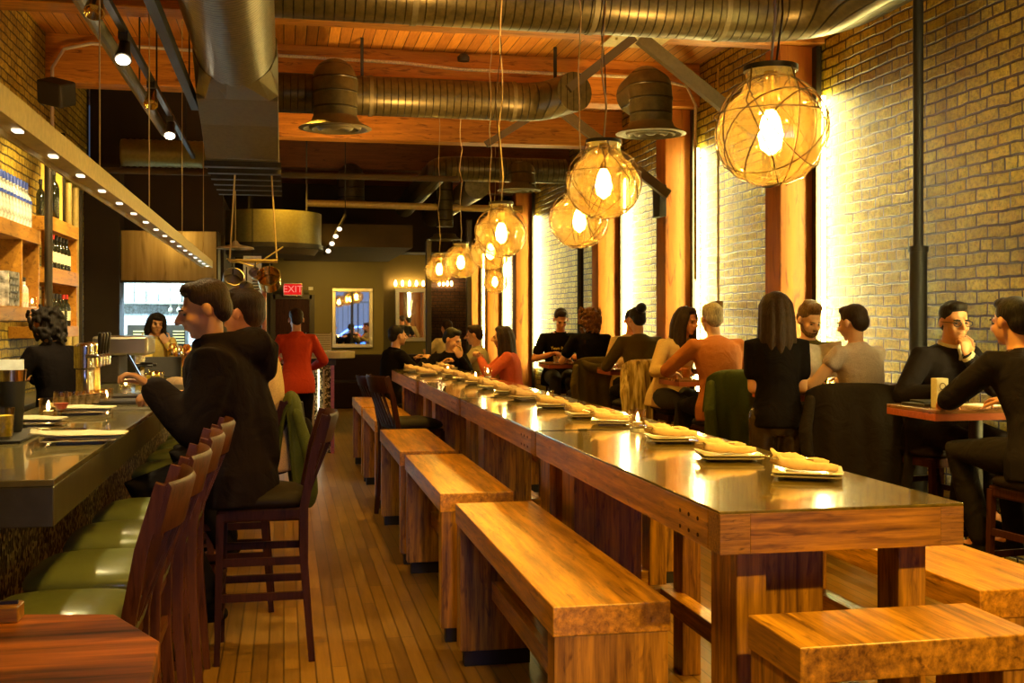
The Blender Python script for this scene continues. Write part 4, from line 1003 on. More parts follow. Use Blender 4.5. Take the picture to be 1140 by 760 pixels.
# back counter under the shelves
r = thing('back_counter', 'low dark work counter below the bottle shelves behind the bar', 'counter', (LX+.02, 4.0, 0))
MB().box(0, .30, 0, 9.5, .05, .86).build('cabinet_body', 'steeldk', r)
MB().box(0, .33, 0, 9.5, .86, .90).build('worktop', 'steel', r, bevel=.004)

def napkin_plate(x, y, z, rz, desc, where, k=1.0, mat='napkin', cut=True, two=True):
    zc = z
    for j in range(2 if two else 1):
        q = thing('square_plate', f'square plate, {"upper" if j else "lower"} of two, {where}' if two else f'square white plate {where}', 'plate', (x, y, zc), rz+.04*j, 'square plates of the place settings')
        h = .094*k
        def sq(hh, zz): return [Vector((sx*hh, sy*hh, zz)) for sx, sy in ((-1, -.9), (-.9, -1), (.9, -1), (1, -.9), (1, .9), (.9, 1), (-.9, 1), (-1, .9))]
        MB().rings([sq(h*.62, 0), sq(h*.66, .004), sq(h*1.0, .012), sq(h*1.03, .016), sq(h*.98, .0165), sq(h*.62, .008)]).build('plate_dish', 'white', q)
        zc += .0105
    zc += .002
    r = thing('folded_napkin', f'{desc}, {where}', 'napkin', (x, y, zc), rz, 'rolled napkins of the place settings')
    b = MB()
    def lay(x0, x1, y0, y1, z0, thick, tw=0):   # a soft folded layer with wavy edges
        N = 10; rg = []
        for i in range(N+1):
            t = i/N; xx = x0+(x1-x0)*t; ww = (y1-y0)/2*(1-.35*max(0, t-.55)/.45); cc = (y0+y1)/2+.008*math.sin(t*5+tw)
            rg.append([Vector((xx+.006*math.sin(3*a+i), cc+ww*math.cos(a)+.001*math.sin(i*2.1), z0+thick*(.5+.5*math.sin(a))*(1+.14*math.sin(i*1.3+2*a))*(.55+.45*math.cos(PI*t*.5))+.010*max(0, .25-t)/.25)) for a in [2*PI*j/14 for j in range(14)]])
        b.rings(rg)
    if two: lay(-.080*k, .080*k, -.042, -.002, .002, .036, 1); lay(-.10*k, .055*k, -.004, .036, .002, .050, 2.2)
    else: lay(-.10*k, .10*k, -.05*k, .05*k, .002, .012)
    if not two: lay(-.125*k, .12*k, -.085*k, .075*k, .014, .016, .6)
    b.build('napkin_cloth', mat, r, smooth='all')
    if cut:
        c = thing('cutlery_set', f'fork and knife tucked in the napkin, {where}', 'cutlery', (x, y, zc), rz, 'cutlery of the place settings')
        f = MB(); f.tube([(-.10*k, -.012, .036), (.02, -.01, .033)], .003, 6)
        for q2 in (-1, 0, 1, 2): f.tube([(-.10*k, -.012, .036), (-.112*k, -.017+.005*q2, .042), (-.135*k, -.017+.005*q2, .046)], .0014, 5)
        f.build('fork', 'chrome', c)
        MB().beam((-.125*k, .018, .045), (.02, .01, .036), .012, .003).build('knife', 'chrome', c)
sett = [(1.64, 3.33), (1.575, 3.82), (1.58, 4.42), (1.55, 5.22), (1.53, 5.62), (1.52, 6.28), (1.50, 6.93), (1.50, 7.5), (1.50, 8.1), (1.49, 8.7), (1.50, 9.35), (1.48, 9.95), (1.45, 10.55), (1.45, 11.1)]
for i, (x, y) in enumerate(sett):
    napkin_plate(x, y, TZ, rad((-28, -12, -10, -20, -5, -15, 10, -10, 5, -12, 8, -6, 4, -9)[i]), 'tan rolled napkin', f'{ORD[i+1]} place setting from the long table\'s near end', k=1.12 if i < 3 else 1.0, cut=i < 6)
# far left-side settings
for i, (x, y) in enumerate(((1.28, 10.2), (1.25, 10.9), (1.62, 11.35))):
    napkin_plate(x, y, TZ, .2*i, 'pale napkin', f'by the far end of long table, {ORD[i+1]} extra setting', k=.95, cut=False)

def candle(x, y, z, label, k=1.0, power=1.0):
    r = thing('candle_glass', label, 'candle', (x, y, z), 0, 'candles in glasses')
    MB().lathe([(.030*k, .0), (.034*k, .012*k), (.036*k, .085*k), (.033*k, .085*k), (.031*k, .018*k), (.002, .014*k)], (0, 0, 0), 20, caps=False).build('glass', 'glass', r, smooth=True)
    MB().lathe([(.034*k, .0), (.034*k, .008*k)], (0, 0, 0), 16).build('glass_base', 'bottle_clear', r, smooth=True)
    wx = MB().lathe([(.022, .016*k), (.022, .034*k)], (0, 0, 0), 14).build('wax', 'linen', r, smooth=True)
    MB().lathe([(.003, .036*k), (.008, .046*k), (.006, .060*k), (.001, .074*k)], (0, 0, 0), 10).build('flame', 'flame', wx, smooth='all')
    return r
candle(1.59, 4.93, TZ, 'lit candle in tumbler between the third and fourth place settings', 1.1)
candle(1.55, 6.55, TZ, 'lit candle in tumbler near the sixth place setting')
candle(xat(543, 9.9), 9.9, TZ, 'lit candle on the long table in front of the woman in pink')
candle(xat(529.5, 9.05), 9.05, TZ, 'lit candle beside the tenth place setting on long table', 1.1)
candle(xat(498.6, 10.3), 10.3, TZ, 'lit candle on the long table before the man bowing his head', 1.1)
candle(3.75, 9.35, 1.05, 'lit candle on the table of the man in rust sweater')
candle(3.42, 11.4, 1.05, 'lit candle on the table of the person with a bun')
candle(xat(46, 5.3), 5.45, BZ, 'lit candle in glass on the bar near the black shaker', 1.15)
candle(xat(112, 6.2), 6.4, BZ, 'lit candle on the bar beside the row of tumblers')
candle(xat(140, 7.6), 7.6, BZ, 'lit candle on the bar in front of the espresso machine')
candle(xat(171, 8.6), 8.6, BZ, 'lit candle on the bar before the bartender')
candle(-1.98, 9.6, 1.655, 'lit candle standing at the end of the lower shelf near glasses')

# items on the bar
xb1 = xat(84, 4.3)
napkin_plate(xb1, 4.42, BZ, rad(4), 'large pale folded napkin', 'nearest plate on the bar counter', k=1.35, mat='linen', cut=True, two=False)
napkin_plate(xat(38, 5.15), 5.15, BZ, rad(-6), 'pale folded napkin', 'on the bar beside the black shaker', k=1.1, mat='linen', cut=False, two=False)
napkin_plate(xat(92, 5.75), 5.75, BZ+.0, rad(3), 'pale folded napkin', 'on the bar beyond the joint of the counter', k=1.25, mat='linen', cut=False, two=False)
for k in range(3):
    tag(MB().box(-.16, .16, -.11, .11, 0, .014).build('serving_tray', 'steel' if k % 2 else 'steeldk', bevel=.003, loc=(xat(137, 6.35+.02*k)+.02*k, 6.45+.03*k, BZ+.0145*k)), f'flat metal tray, {("bottom", "middle", "top")[k]} of the stack on the bar by the man\'s hand', 'tray', 'stacked trays')
r = thing('cocktail_shaker', 'black cocktail shaker with steel rim on the bar', 'shaker', (xat(13, 4.75), 4.75, BZ))
MB().lathe([(.036, 0), (.04, .01), (.052, .20)], (0, 0, 0), 24).build('shaker_body', 'black', r, smooth=True)
MB().lathe([(.0525, .20), (.056, .245)], (0, 0, 0), 24).build('steel_rim', 'chrome', r, smooth=True)
MB().box(-.045, .045, -.006, .006, .20, .285).build('paper_cards', 'paper', r)
r = thing('bar_mat', 'black rubber mat under the shaker on the bar', 'mat', (xat(6, 4.6), 4.6, BZ))
MB().box(-.10, .10, -.22, .28, 0, .012).build('mat_sheet', 'black', r, bevel=.003); r.location.z = BZ+.0; 
for c in bpy.data.objects:
    if c.name.startswith('cocktail_shaker'): c.location.z = BZ+.012
def tumbler(x, y, z, label, mat='glass', fill=None, k=1.0, group=None):
    r = thing('glass_tumbler', label, 'glass', (x, y, z), 0, group)
    MB().lathe([(.028*k, 0), (.030*k, .005), (.036*k, .10*k), (.034*k, .10*k), (.029*k, .010), (.002, .008)], (0, 0, 0), 18, caps=False).build('glass_wall', mat, r, smooth=True)
    if fill: MB().lathe([(.027*k, .010), (.032*k, .075*k)], (0, 0, 0), 16).build('contents', fill, r, smooth=True)
    return r
tumbler(xat(4, 4.48), 4.47, BZ+.012, 'tumbler filled with citrus wedges beside the black shaker', fill='lime', k=1.15)
for i in range(7):
    x_ = xat(66+i*8, 6.1+.05*i); tumbler(x_, 6.1+.05*i, BZ, f'upturned glass tumbler, {ORD[i+1]} from the candle in the row on the bar', group='row of tumblers on the bar', fill='bottle_clear', k=.8)
for i in range(6):
    tumbler(xat(154+i*5, 8.3+.07*i), 8.3+.07*i, BZ, f'small drinking glass, {ORD[i+1]} of the cluster on the bar near the bartender', fill=('lime', 'bottle_clear')[i % 2], group='glasses near the bartender', k=.75)
# beer taps
r = thing('beer_tap_tower', 'polished brass and chrome beer tap tower with several handles on the bar', 'beer tap', (-1.16, 7.15, BZ))
for k in range(2):
    yy = -.10+.24*k
    b = MB(); b.lathe([(.055, 0), (.06, .01), (.05, .03), (.05, .16), (.062, .17), (.062, .30), (.05, .31), (.02, .32)], (0, yy, 0), 22); b.build('column', 'brass' if k else 'chrome', r, smooth=True)
for k in range(4):
    yy = -.18+.11*k
    b = MB(); b.tube([(.02, yy, .24), (.09, yy, .245), (.10, yy, .23), (.102, yy, .18)], [.012, .012, .012, .008], 10); b.build('spout', 'chrome', r, smooth=True)
    MB().tube([(.09, yy, .25), (.095, yy, .30), (.10, yy, .37)], [.006, .010, .014], 10, round_=True).build('tap_handle', 'steeldk', r, smooth=True)
# espresso machine
r = thing('espresso_machine', 'boxy steel espresso machine on the bar behind the taps', 'coffee machine', (-1.12, 8.7, BZ))
b = MB(); b.box(-.22, .16, -.26, .24, .20, .34); b.build('boiler_housing', 'steel', r, bevel=.02)
MB().box(-.22, -.04, -.24, .22, .0, .20).build('back_body', 'steeldk', r, bevel=.01)
MB().box(-.04, .18, -.26, .24, .0, .05).build('drip_tray', 'chrome', r, bevel=.006)
for k in (-.14, .14): MB().tube([(.06, k, .20), (.06, k, .14)], .035, 14).build('group_head', 'chrome', r, smooth=True); MB().tube([(.06, k, .13), (.18, k, .12)], .012, 8).build('portafilter', 'black', r)
# shaker tins and bottles
for i, (px2, mt, hh) in enumerate(((192, 'brass', .26), (199, 'chrome', .24), (207, 'copper', .25), (214, 'chrome', .22))):
    o = MB().lathe([(.035, 0), (.045, hh*.6), (.047, hh*.62), (.036, hh*.9), (.02, hh)], (0, 0, 0), 18).build('mixing_tin', mt, smooth=True, loc=(xat(px2, 9.9), 9.9+.05*i, BZ))
    tag(o, ('brass', 'steel', 'copper', 'short steel')[i]+' mixing tin on the bar in front of the man\'s face', 'shaker', 'mixing tins')
o = tag(MB().box(-.14, .14, -.01, .01, 0, .17).xf(Euler((rad(-18), 0, 0)).to_matrix().to_4x4()).build('order_tablet', 'black', bevel=.006, loc=(xat(181, 9.2), 9.2, BZ+.003)), 'dark order tablet leaning on the bar before the bartender', 'tablet')
r = thing('food_bowl', 'tan bowl of bread on the bar beside the man\'s arm', 'bowl', (xat(196, 7.0), 7.0, BZ))
MB().lathe([(.05, 0), (.09, .04), (.11, .075), (.10, .075), (.06, .02)], (0, 0, 0), 22).build('bowl', 'white', r, smooth=True)
b = MB(); b.ell((0, .02, .075), (.075, .05, .04)); b.ell((.03, -.04, .07), (.05, .04, .035)); b.build('bread', 'napkin', r, smooth='all')
r = thing('wine_glass', 'stemmed red wine glass on the bar beside the near candle', 'glass', (xat(68, 5.25), 5.25, BZ))
MB().lathe([(.034, 0), (.034, .003), (.004, .008), (.004, .05), (.02, .06), (.036, .09), (.030, .14)], (0, 0, 0), 20, caps=False).build('glass_wall', 'glass', r, smooth=True)
MB().lathe([(.018, .062), (.033, .088)], (0, 0, 0), 16).build('wine', 'redcap', r, smooth=True)

# ------------------------------------------------------------------ back-bar shelves and bottles
SX0, SX1 = LX, -1.95
def shelf_unit(y0, y1, boards, label, dividers, ztop_t):
    r = thing('wall_shelf', label, 'shelf', (SX0, y0, 0))
    L = y1-y0; D = SX1-SX0
    for z0, z1 in boards: MB().box(0, D, 0, L, z0, z1).build('shelf_board', 'shelf', r, bevel=.003)
    for yy in dividers: MB().box(0.02, D-.01, yy-.02, yy+.02, boards[0][1], boards[-1][0]).build('divider', 'shelf', r)
    return r
z1a, z1b = 2.17, 2.28
shelf_unit(7.2, 9.78, [(1.55, 1.655), (2.17, 2.285)], 'pine wall shelf with clear bottles on top, nearer one behind the bar', [1.95, 2.56], 0)
shelf_unit(10.22, 11.5, [(1.40, 1.50), (1.88, 2.01), (2.33, 2.45)], 'pine wine shelf beyond the dark pipe behind the bar', [1.26], 0)
tag(MB().tube([(-1.86, 9.62, 0), (-1.86, 9.62, 2.95)], .032, 12).build('vertical_pipe', 'steeldk', smooth=True), 'dark pipe standing between the two bottle shelves', 'pipe')
for i, (yy, mt) in enumerate(((11.75, 'steeldk'), (12.1, 'grid'), (12.5, 'grid'), (12.75, 'steeldk'))):
    tag(MB().tube([(-2.15, yy, 0), (-2.15, yy, 2.95 if i else 3.4)], .035, 10).build('vertical_pipe', mt, smooth=True), f'{"dark" if mt == "steeldk" else "yellowish"} pipe, {ORD[i+1]} of four on the wall after the wine shelf', 'pipe', 'pipes after the wine shelf')
def bottle(kind, x, y, z, label, group, h=.30, cap='ink', lab=True):
    r = thing(kind, label, 'bottle', (x, y, z), 0, group)
    rr = .037 if kind == 'wine_bottle' else .043
    m = 'bottle_dark' if kind == 'wine_bottle' else 'bottle_clear'
    bo = MB().lathe([(rr*.9, 0), (rr, .01), (rr, h*.60), (rr*.8, h*.68), (.014, h*.76), (.013, h*.97), (.010, h)], (0, 0, 0), 16).build('bottle_glass', m, r, smooth=True)
    if lab: MB().lathe([(rr+.001, h*.18), (rr+.001, h*.48)], (0, 0, 0), 16, caps=False).build('bottle_label', 'label', bo, smooth=True)
    MB().lathe([(.015, h*.86), (.016, h*1.0), (.012, h*1.01)], (0, 0, 0), 12).build('bottle_cap', cap, bo, smooth=True)
    return r
bt = bottle('swing_top_bottle', -2.03, 7.35, 2.285, 'x', 'clear bottles with blue caps', .37, 'blue', False)
MB().lathe([(.046, .20), (.046, .225)], (0, 0, 0), 16, caps=False).build('blue_band', 'blue', bt, smooth=True)
n = 0
for k in range(22):
    n += 1; o = bt if k == 0 else dup(bt)
    o.location = (-2.03, 7.42+k*.105, 2.285); o['label'] = 'clear glass bottle with blue cap in the row on top of the nearer shelf'
for k in range(6):
    bottle('wine_bottle', -1.995, 10.34+k*.16, 2.01, f'dark wine bottle with pale label on the middle board, {ORD[k+1]} from the dark pipe', 'wine bottles on the middle board', .30, 'redcap' if k == 1 else 'ink')
for k in range(6):
    bottle('wine_bottle', -1.995, 10.34+k*.16, 1.50, f'dark wine bottle on the lowest board, {ORD[k+1]} from the dark pipe', 'wine bottles on the lowest board', .29, 'redcap' if k > 3 else 'ink', lab=k % 2 == 1)
o = bottle('wine_bottle', -2.0, 10.55, 2.45, 'big black magnum bottle standing on top of the wine shelf', None, .45, 'ink', False); o.scale = (1.4, 1.4, 1)
o = bottle('wine_bottle', -2.06, 10.32, 2.45, 'slimmer black bottle beside the magnum on top shelf', None, .32, 'ink', False)
tag(MB().box(-2.16, -1.98, 10.83, 10.86, 2.45, 3.02).build('wood_panel', 'yellowb', bevel=.003), 'tall yellow panel standing beside the magnum bottle', 'panel')
# lower shelf content: cups, boxed label, bottles
for k in range(5):
    for j in range(2):
        tag(MB().lathe([(.035, 0), (.045, .07), (.04, .07), (.03, .01)], (0, 0, 0), 14).build('white_cup', 'white', smooth=True, loc=(-2.12, 8.3+k*.10, 1.915+j*.075)), f'white cup, {("lower","upper")[j]} row, {ORD[k+1]} on the small rack in the nearer shelf', 'cup', 'cups in the shelf')
r = thing('cup_rack', 'wire rack holding white cups in the nearer shelf', 'rack', (-2.12, 8.5, 1.655))
b = MB(); b.box(-.10, .10, -.27, .27, .24, .255)
b.build('rack_shelf', 'steel', r)
b = MB()
for sx in (-.09, .09):
    for sy in (-.26, .26): b.tube([(sx, sy, 0), (sx, sy, .25)], .006, 6)
b.build('rack_legs', 'steel', r)
r = thing('glass_caddy', 'pale boxy crate with printed front on the nearer shelf', 'crate', (-2.02, 8.90, 1.656))
MB().box(-.06, .06, -.17, .17, 0, .26).build('crate_body', 'bottle_clear', r, bevel=.006)
b = MB()
for k in range(4): b.box(.061, .063, -.12, .12, .05+.05*k, .065+.05*k)
b.build('printed_front', 'steeldk', r)
for k in range(4): bottle('liquor_bottle', -2.03, 9.28+k*.09, 1.655, f'small liquor bottle, {ORD[k+1]} after the printed crate on the nearer shelf', 'liquor bottles on the nearer shelf', .24, 'ink').scale = (.8, .8, 1)
for k in range(6): bottle('liquor_bottle', -2.03, 7.5+k*.13, 1.655, f'liquor bottle on the near half of nearer shelf, {ORD[k+1]} in its row', 'liquor bottles on the near half shelf', .28, 'ink')

# ------------------------------------------------------------------ kitchen
struct(MB().box(-2.3, -1.90, 13.9, 14.3, 0, 3.4).build('wall_pier', 'dark'))
KX0, KX1 = -1.90, -.80
struct(MB().box(-3.2, -.74, 17.6, 17.8, 0, 3.0).build('wall_kitchen', 'tile'))
struct(MB().box(-2.3, -.74, 14.35, 14.5, 2.63, ZC).build('wall_kitchen', 'dark'))  # dark panel added for the dark void above the hood, covers the lit wall
struct(MB().box(-.80, -.74, 14.6, 17.6, 0, 3.0).build('wall_partition', 'dark'))
r = thing('kitchen_hood', 'wide brushed steel hood over the bright kitchen pass', 'hood', (0, 0, 0))
MB().box(KX0, KX1, 14.0, 14.6, 2.02, 2.63).build('hood_body', 'hood', r, bevel=.008)
MB().box(KX0, KX1, 13.97, 14.0, 2.0, 2.03).build('hood_lip', 'steeldk', r)
MB().box(KX1, KX1+.02, 14.0, 16.6, 2.0, 2.63).build('hood_side', 'steeldk', r)
r = thing('pass_counter', 'steel counter below the kitchen pass', 'counter', (0, 0, 0))
MB().box(KX0, KX1, 13.95, 14.5, 0, 1.12).build('cabinet_body', 'steeldk', r); MB().box(KX0, KX1, 13.9, 14.55, 1.12, 1.16).build('worktop', 'steel', r)
for k in range(4):
    tag(MB().lathe([(.08, 0), (.09, .02), (.09, .16), (.085, .16), (.08, .02)], (0, 0, 0), 18).build('stock_pot', 'steel', smooth=True, loc=(-2.5+k*.24, 17.3, 1.20)), f'steel stock pot, {ORD[k+1]} from the left on the kitchen back counter', 'pot', 'stock pots')
t = thing('kitchen_counter', 'steel counter along the tiled kitchen back wall', 'counter', (-2.9, 17.08, 0))
MB().box(0, 1.95, 0, .5, .1, 1.16).build('cabinet_body', 'steeldk', t); MB().box(0, 1.95, 0, .5, 1.16, 1.20).build('worktop', 'steel', t)
r = thing('kitchen_shelf', 'steel wall shelf with stacked containers in the kitchen', 'shelf', (0, 17.3, 0))
MB().box(-2.55, -.9, 0, .28, 1.80, 1.83).build('shelf_board', 'steel', r)
for k in range(9):
    o = MB().box(-.07, .07, -.07, .07, 0, .22+.05*(k % 3)).build('food_container', 'white' if k % 3 else 'bottle_clear', bevel=.01, loc=(-2.42+k*.17, 17.44, 1.83))
    tag(o, f'pale food container, {ORD[k+1]} from the dark column on the kitchen shelf', 'container', 'kitchen containers')
r = thing('oven', 'grey vented appliance in the kitchen behind the bartender', 'oven', (xat(174, 16), 16.0, 0))
MB().box(-.38, .38, 0, .6, .1, 1.50).build('oven_body', 'steeldk', r, bevel=.01)
b = MB()
for k in range(3):
    for j in range(5): b.box(-.30+.26*k, -.15+.26*k, -.012, 0, 1.24+.04*j, 1.255+.04*j)
b.build('vent_grille', 'grid', r)
for k in range(5):
    r = thing('hanging_utensil', f'steel utensil, {ORD[k+1]} hanging from the kitchen rail', 'utensil', (xat(190+k*9, 16.8), 16.8, 1.72), 0, 'utensils on the kitchen rail')
    MB().tube([(0, 0, 0), (0, 0, .22)], .006, 6).build('handle', 'steel', r); MB().ell((0, 0, -.02), (.035, .012, .04)).build('ladle_head', 'steel', r, smooth='all')
tag(MB().tube([(-1.85, 16.8, 1.95), (-.82, 16.8, 1.95)], .01, 8).build('utensil_rail', 'steel'), 'steel rail carrying utensils in the kitchen', 'rail')
r = thing('ceiling_light', 'bright cool kitchen lamp behind the steel hood', 'lamp', (-1.8, 16.0, 2.7))
MB().box(-.5, .5, -.5, .5, 0, .05).build('lamp_housing', 'white', r); MB().box(-.45, .45, -.45, .45, -.01, 0).build('lamp_panel', 'cool', r)
struct(MB().box(-3.2, -.74, 14.5, 17.6, 3.0, 3.1).build('ceiling_kitchen', 'dark'))
struct(MB().box(-3.2, -3.0, 14.2, 17.6, 0, 3.0).build('wall_kitchen', 'tiley'))
# service side: white sheet, white disc lamp, hanging pots
r = thing('notice_sheet', 'white printed order sheet pinned by the kitchen corner', 'paper', (xat(281, 14.2), 14.2, 0))
MB().box(-.11, .11, 0, .01, 1.75, 2.35).build('sheet', 'paper', r)
b = MB()
for k in range(9): b.box(.0, .08, -.004, 0, 1.82+.035*k, 1.835+.035*k)
b.build('printed_lines', 'ink', r)
MB().beam((0, .01, 2.3), (0, .01, 3.9), .01, .01).build('hanging_wire', 'black', r)
r = thing('warming_lamp', 'flat white round lamp shade hanging by the kitchen corner', 'lamp', (xat(262, 12.4), 12.4, 2.32))
MB().lathe([(.20, 0), (.19, .02), (.05, .05), (.02, .09)], (0, 0, 0), 24).build('shade', 'white', r, smooth=True)
MB().tube([(0, 0, .09), (0, 0, 1.6)], .005, 6).build('cord', 'cord', r)
r = thing('pot_rack', 'hanging metal pot rack with crossing wires over the aisle end', 'rack', (xat(282, 11.0), 11.0, 2.12))
b = MB(); b.tube([(-.22, -.12, 0), (.22, -.12, 0), (.22, .12, 0), (-.22, .12, 0)], .012, 8, closed=True); b.build('rack_ring', 'grid', r)
for sx in (-1, 1): MB().tube([(sx*.22, 0, 0), (sx*.16, 0, 1.0), (sx*.16, 0, 2.25)], .008, 6).build('chain', 'cord', r)
MB().tube([(-.25, 0, .02), (.0, 0, -.05), (.28, 0, .14)], .008, 6).build('brace_wire', 'grid', r)
for i, (dx_, dz, k, mt) in enumerate(((-.19, -.12, 1.1, 'steel'), (.15, -.12, 1.25, 'brass'), (.02, -.06, .6, 'steel'), (-.06, -.20, .7, 'steel'))):
    r = thing('hanging_pot', ('large steel', 'large brassy', 'small steel', 'medium steel')[i]+' pot hanging from the pot rack', 'pot', (xat(282, 11.0)+dx_, 11.0-.03*i, 2.06+dz), 0, 'pots on the rack')
    q = Euler((rad(60), rad(20-30*i), 0)).to_matrix().to_4x4()
    MB().lathe([(.005, -.05*k), (.085*k, -.05*k), (.09*k, .06*k), (.084*k, .06*k), (.08*k, -.04*k)], (0, 0, 0), 24, caps=False).xf(q).build('pot_bowl', mt, r, smooth=True)
    MB().tube([(0, 0, .05), (0, 0, .10-dz*.5)], .006, 6).build('pot_handle', 'steeldk', r)
tag(MB().tube([(xat(294, 13.6), 13.6, 1.2), (xat(294, 13.6), 13.6, 2.1)], .03, 12).build('upright_post', 'redwood', smooth=True), 'narrow red upright post beside the exit door', 'post')
# service counter with louvred panel
cx = xat(352, 13.6)
r = thing('service_counter', 'service counter with curved white top and glittering striped front', 'counter', (cx, 13.2, 0))
b = MB(); poly = [(-1.0, 0), (.20, 0)]+[(.20+.25*math.sin(a), .25-.25*math.cos(a)) for a in [rad(15*k) for k in range(1, 12)]]+[(-.1, .55), (-.1, .60), (-1.0, .60)]
b.prism(poly, 1.11, 1.19); b.build('counter_top', 'linen', r, bevel=.01)
MB().box(-1.0, .22, .08, .5, 1.03, 1.11).build('top_support', 'steeldk', r)
MB().box(-1.0, .18, .12, .48, .0, 1.03).build('mosaic_front', 'mosaic', r)
for k in range(3): MB().box(-.05+k*.06, -.03+k*.06, .10, .12, .1, .98).build('stripe', 'down' if k == 1 else 'linen', r)
MB().box(.16, .20, .09, .13, 0, 1.05).build('red_post', 'redwood', r)
r = thing('louvred_panel', 'pale ribbed panel standing on the service counter', 'panel', (cx, 13.4, 1.19))
b = MB()
for k in range(8): b.box(-.12, .16, 0, .03, .005+.026*k, .025+.026*k)
b.build('slats', 'linen', r); b = MB(); b.box(-.13, -.12, 0, .04, 0, .22); b.box(.16, .17, 0, .04, 0, .22); b.build('panel_frame', 'linen', r)
r = thing('bread_box', 'small white box on the service counter by the person in red', 'box', (cx-.16, 13.15+.1, 1.19))
MB().box(-.06, .06, -.05, .05, 0, .16).build('box_body', 'linen', r, bevel=.005); MB().tube([(-.03, 0, .16), (-.03, 0, .20), (.03, 0, .20), (.03, 0, .16)], .005, 6).build('box_handle', 'steeldk', r)

# ------------------------------------------------------------------ back of the room
r = thing('exit_sign', 'red lit EXIT sign in a brassy frame above the dark door', 'sign', (xat(326, 20.45), 20.45, zat(322, xat(326, 20.45), 20.45)))
MB().box(-.17, .17, 0, .06, -.12, .12).build('sign_housing', 'brass', r, bevel=.006)
MB().box(-.15, .15, -.008, 0, -.095, .095).build('sign_face', 'exit', r)
c = bpy.data.curves.new('exit_text', 'FONT'); c.body = 'EXIT'; c.size = .17; c.align_x = 'CENTER'; c.align_y = 'CENTER'; c.extrude = .002
o = bpy.data.objects.new('exit_text', c); COL.objects.link(o); c.materials.append(M['exitt']); o = text_mesh(o); o.parent = r; o.location = (0, -.012, 0); o.rotation_euler = (rad(90), 0, 0)
o = tag(MB().box(-.04, .04, 0, .02, -.03, .03).build('wall_plate', 'label', loc=(xat(346, 20.58), 20.57, zat(321, xat(346, 20.58), 20.58))), 'small pale plate on the dark wall beside the EXIT sign', 'plate')
def mirror(xa, xb_, za, zb_, Y, label, fw=.05):
    r = thing('wall_mirror', label, 'mirror', ((xa+xb_)/2, Y, (za+zb_)/2)); w_, h_ = (xb_-xa)/2, (zb_-za)/2
    MB().box(-w_+fw, w_-fw, -.025, -.02, -h_+fw, h_-fw).build('mirror_glass', 'mirror', r)
    b = MB()
    for a, b2, c_, d_ in ((-w_, w_, -h_, -h_+fw), (-w_, w_, h_-fw, h_), (-w_, -w_+fw, -h_+fw, h_-fw), (w_-fw, w_, -h_+fw, h_-fw)): b.box(a, b2, -.05, 0, c_, d_)
    b.build('mirror_frame', 'frame', r, bevel=.008)
xa, xb_ = xat(369.5, 20.97), xat(415, 20.97)
mirror(xa, xb_, zat(387, xa, 20.97), zat(320.5, xa, 20.97), 20.98, 'silver framed mirror reflecting the blue street, on the gold wall', .07)
xa, xb_ = xat(440, 23.17), xat(476, 23.17)
mirror(xa, xb_, zat(380, xa, 23.17), zat(321, xa, 23.17), 23.18, 'silver framed mirror in the recess reflecting golden columns', .08)
for nm, x0, x1, Y, N in (('recessed mirror', 438, 473, 23.1, 5), ('far dark brick wall', 487, 504, 26.9, 4)):
    r = thing('wall_sconce', f'row of small candle bulbs on a rail above the {nm}', 'wall light', (xat((x0+x1)/2, Y), Y, zat(317, xat(x0, Y), Y)))
    hw = (xat(x1, Y)-xat(x0, Y))/2
    MB().box(-hw, hw, -.02, .0, -.05, -.02).build('rail', 'brass', r)
    for k in range(N):
        q = -hw+.04+(2*hw-.08)*k/(N-1)
        MB().lathe([(.012, -.02), (.026, .02), (.018, .06), (.003, .09)], (q, -.06, 0), 10).build('candle_bulb', 'flame', r, smooth='all')
r = thing('banquette', 'dark upholstered banquette along the gold back wall', 'bench', (0, 0, 0))
MB().box(.4, 3.2, 20.0, 20.9, .0, .48).build('seat', 'plum', r, bevel=.03); MB().box(.35, 3.0, 20.7, 20.97, .4, .93).build('backrest', 'plum', r, bevel=.03)
struct(MB().box(-.2, 1.82, 20.93, 21, 0, .9).build('baseboard_back', 'plum'))
for i, (px2, y) in enumerate(((477, 13.3), (522, 13.8))):
    r = thing('steel_post', ('slim dark steel post beside the man in dark jacket', 'dark steel post beside the person in plaid shirt')[i], 'post', (xat(px2, y), y, 0))
    MB().box(-.03, .03, -.05, .05, 0, 2.5+.3*i).build('post_shaft', 'steeldk', r, bevel=.004); MB().box(-.07, .07, -.07, .07, 0, .012).build('foot_plate', 'steeldk', r)
# small shelf spot cluster far
r = thing('spot_cluster', 'angled bar of small spotlights under the far ceiling', 'spotlight', (xat(372, 15.5), 15.5, 0))
MB().tube([(.15, 0, 3.0), (-.13, 0, 2.45)], .02, 8).build('bar', 'steeldk', r)
for k in range(4): MB().ell((.07-.05*k, -.03, 2.80-.10*k), (.035, .02, .03)).build('lamp_head', 'down', r, smooth='all')
MB().beam((.15, 0, 3.0), (.15, 0, 4.38), .012, .012).build('hanger_rod', 'black', r)

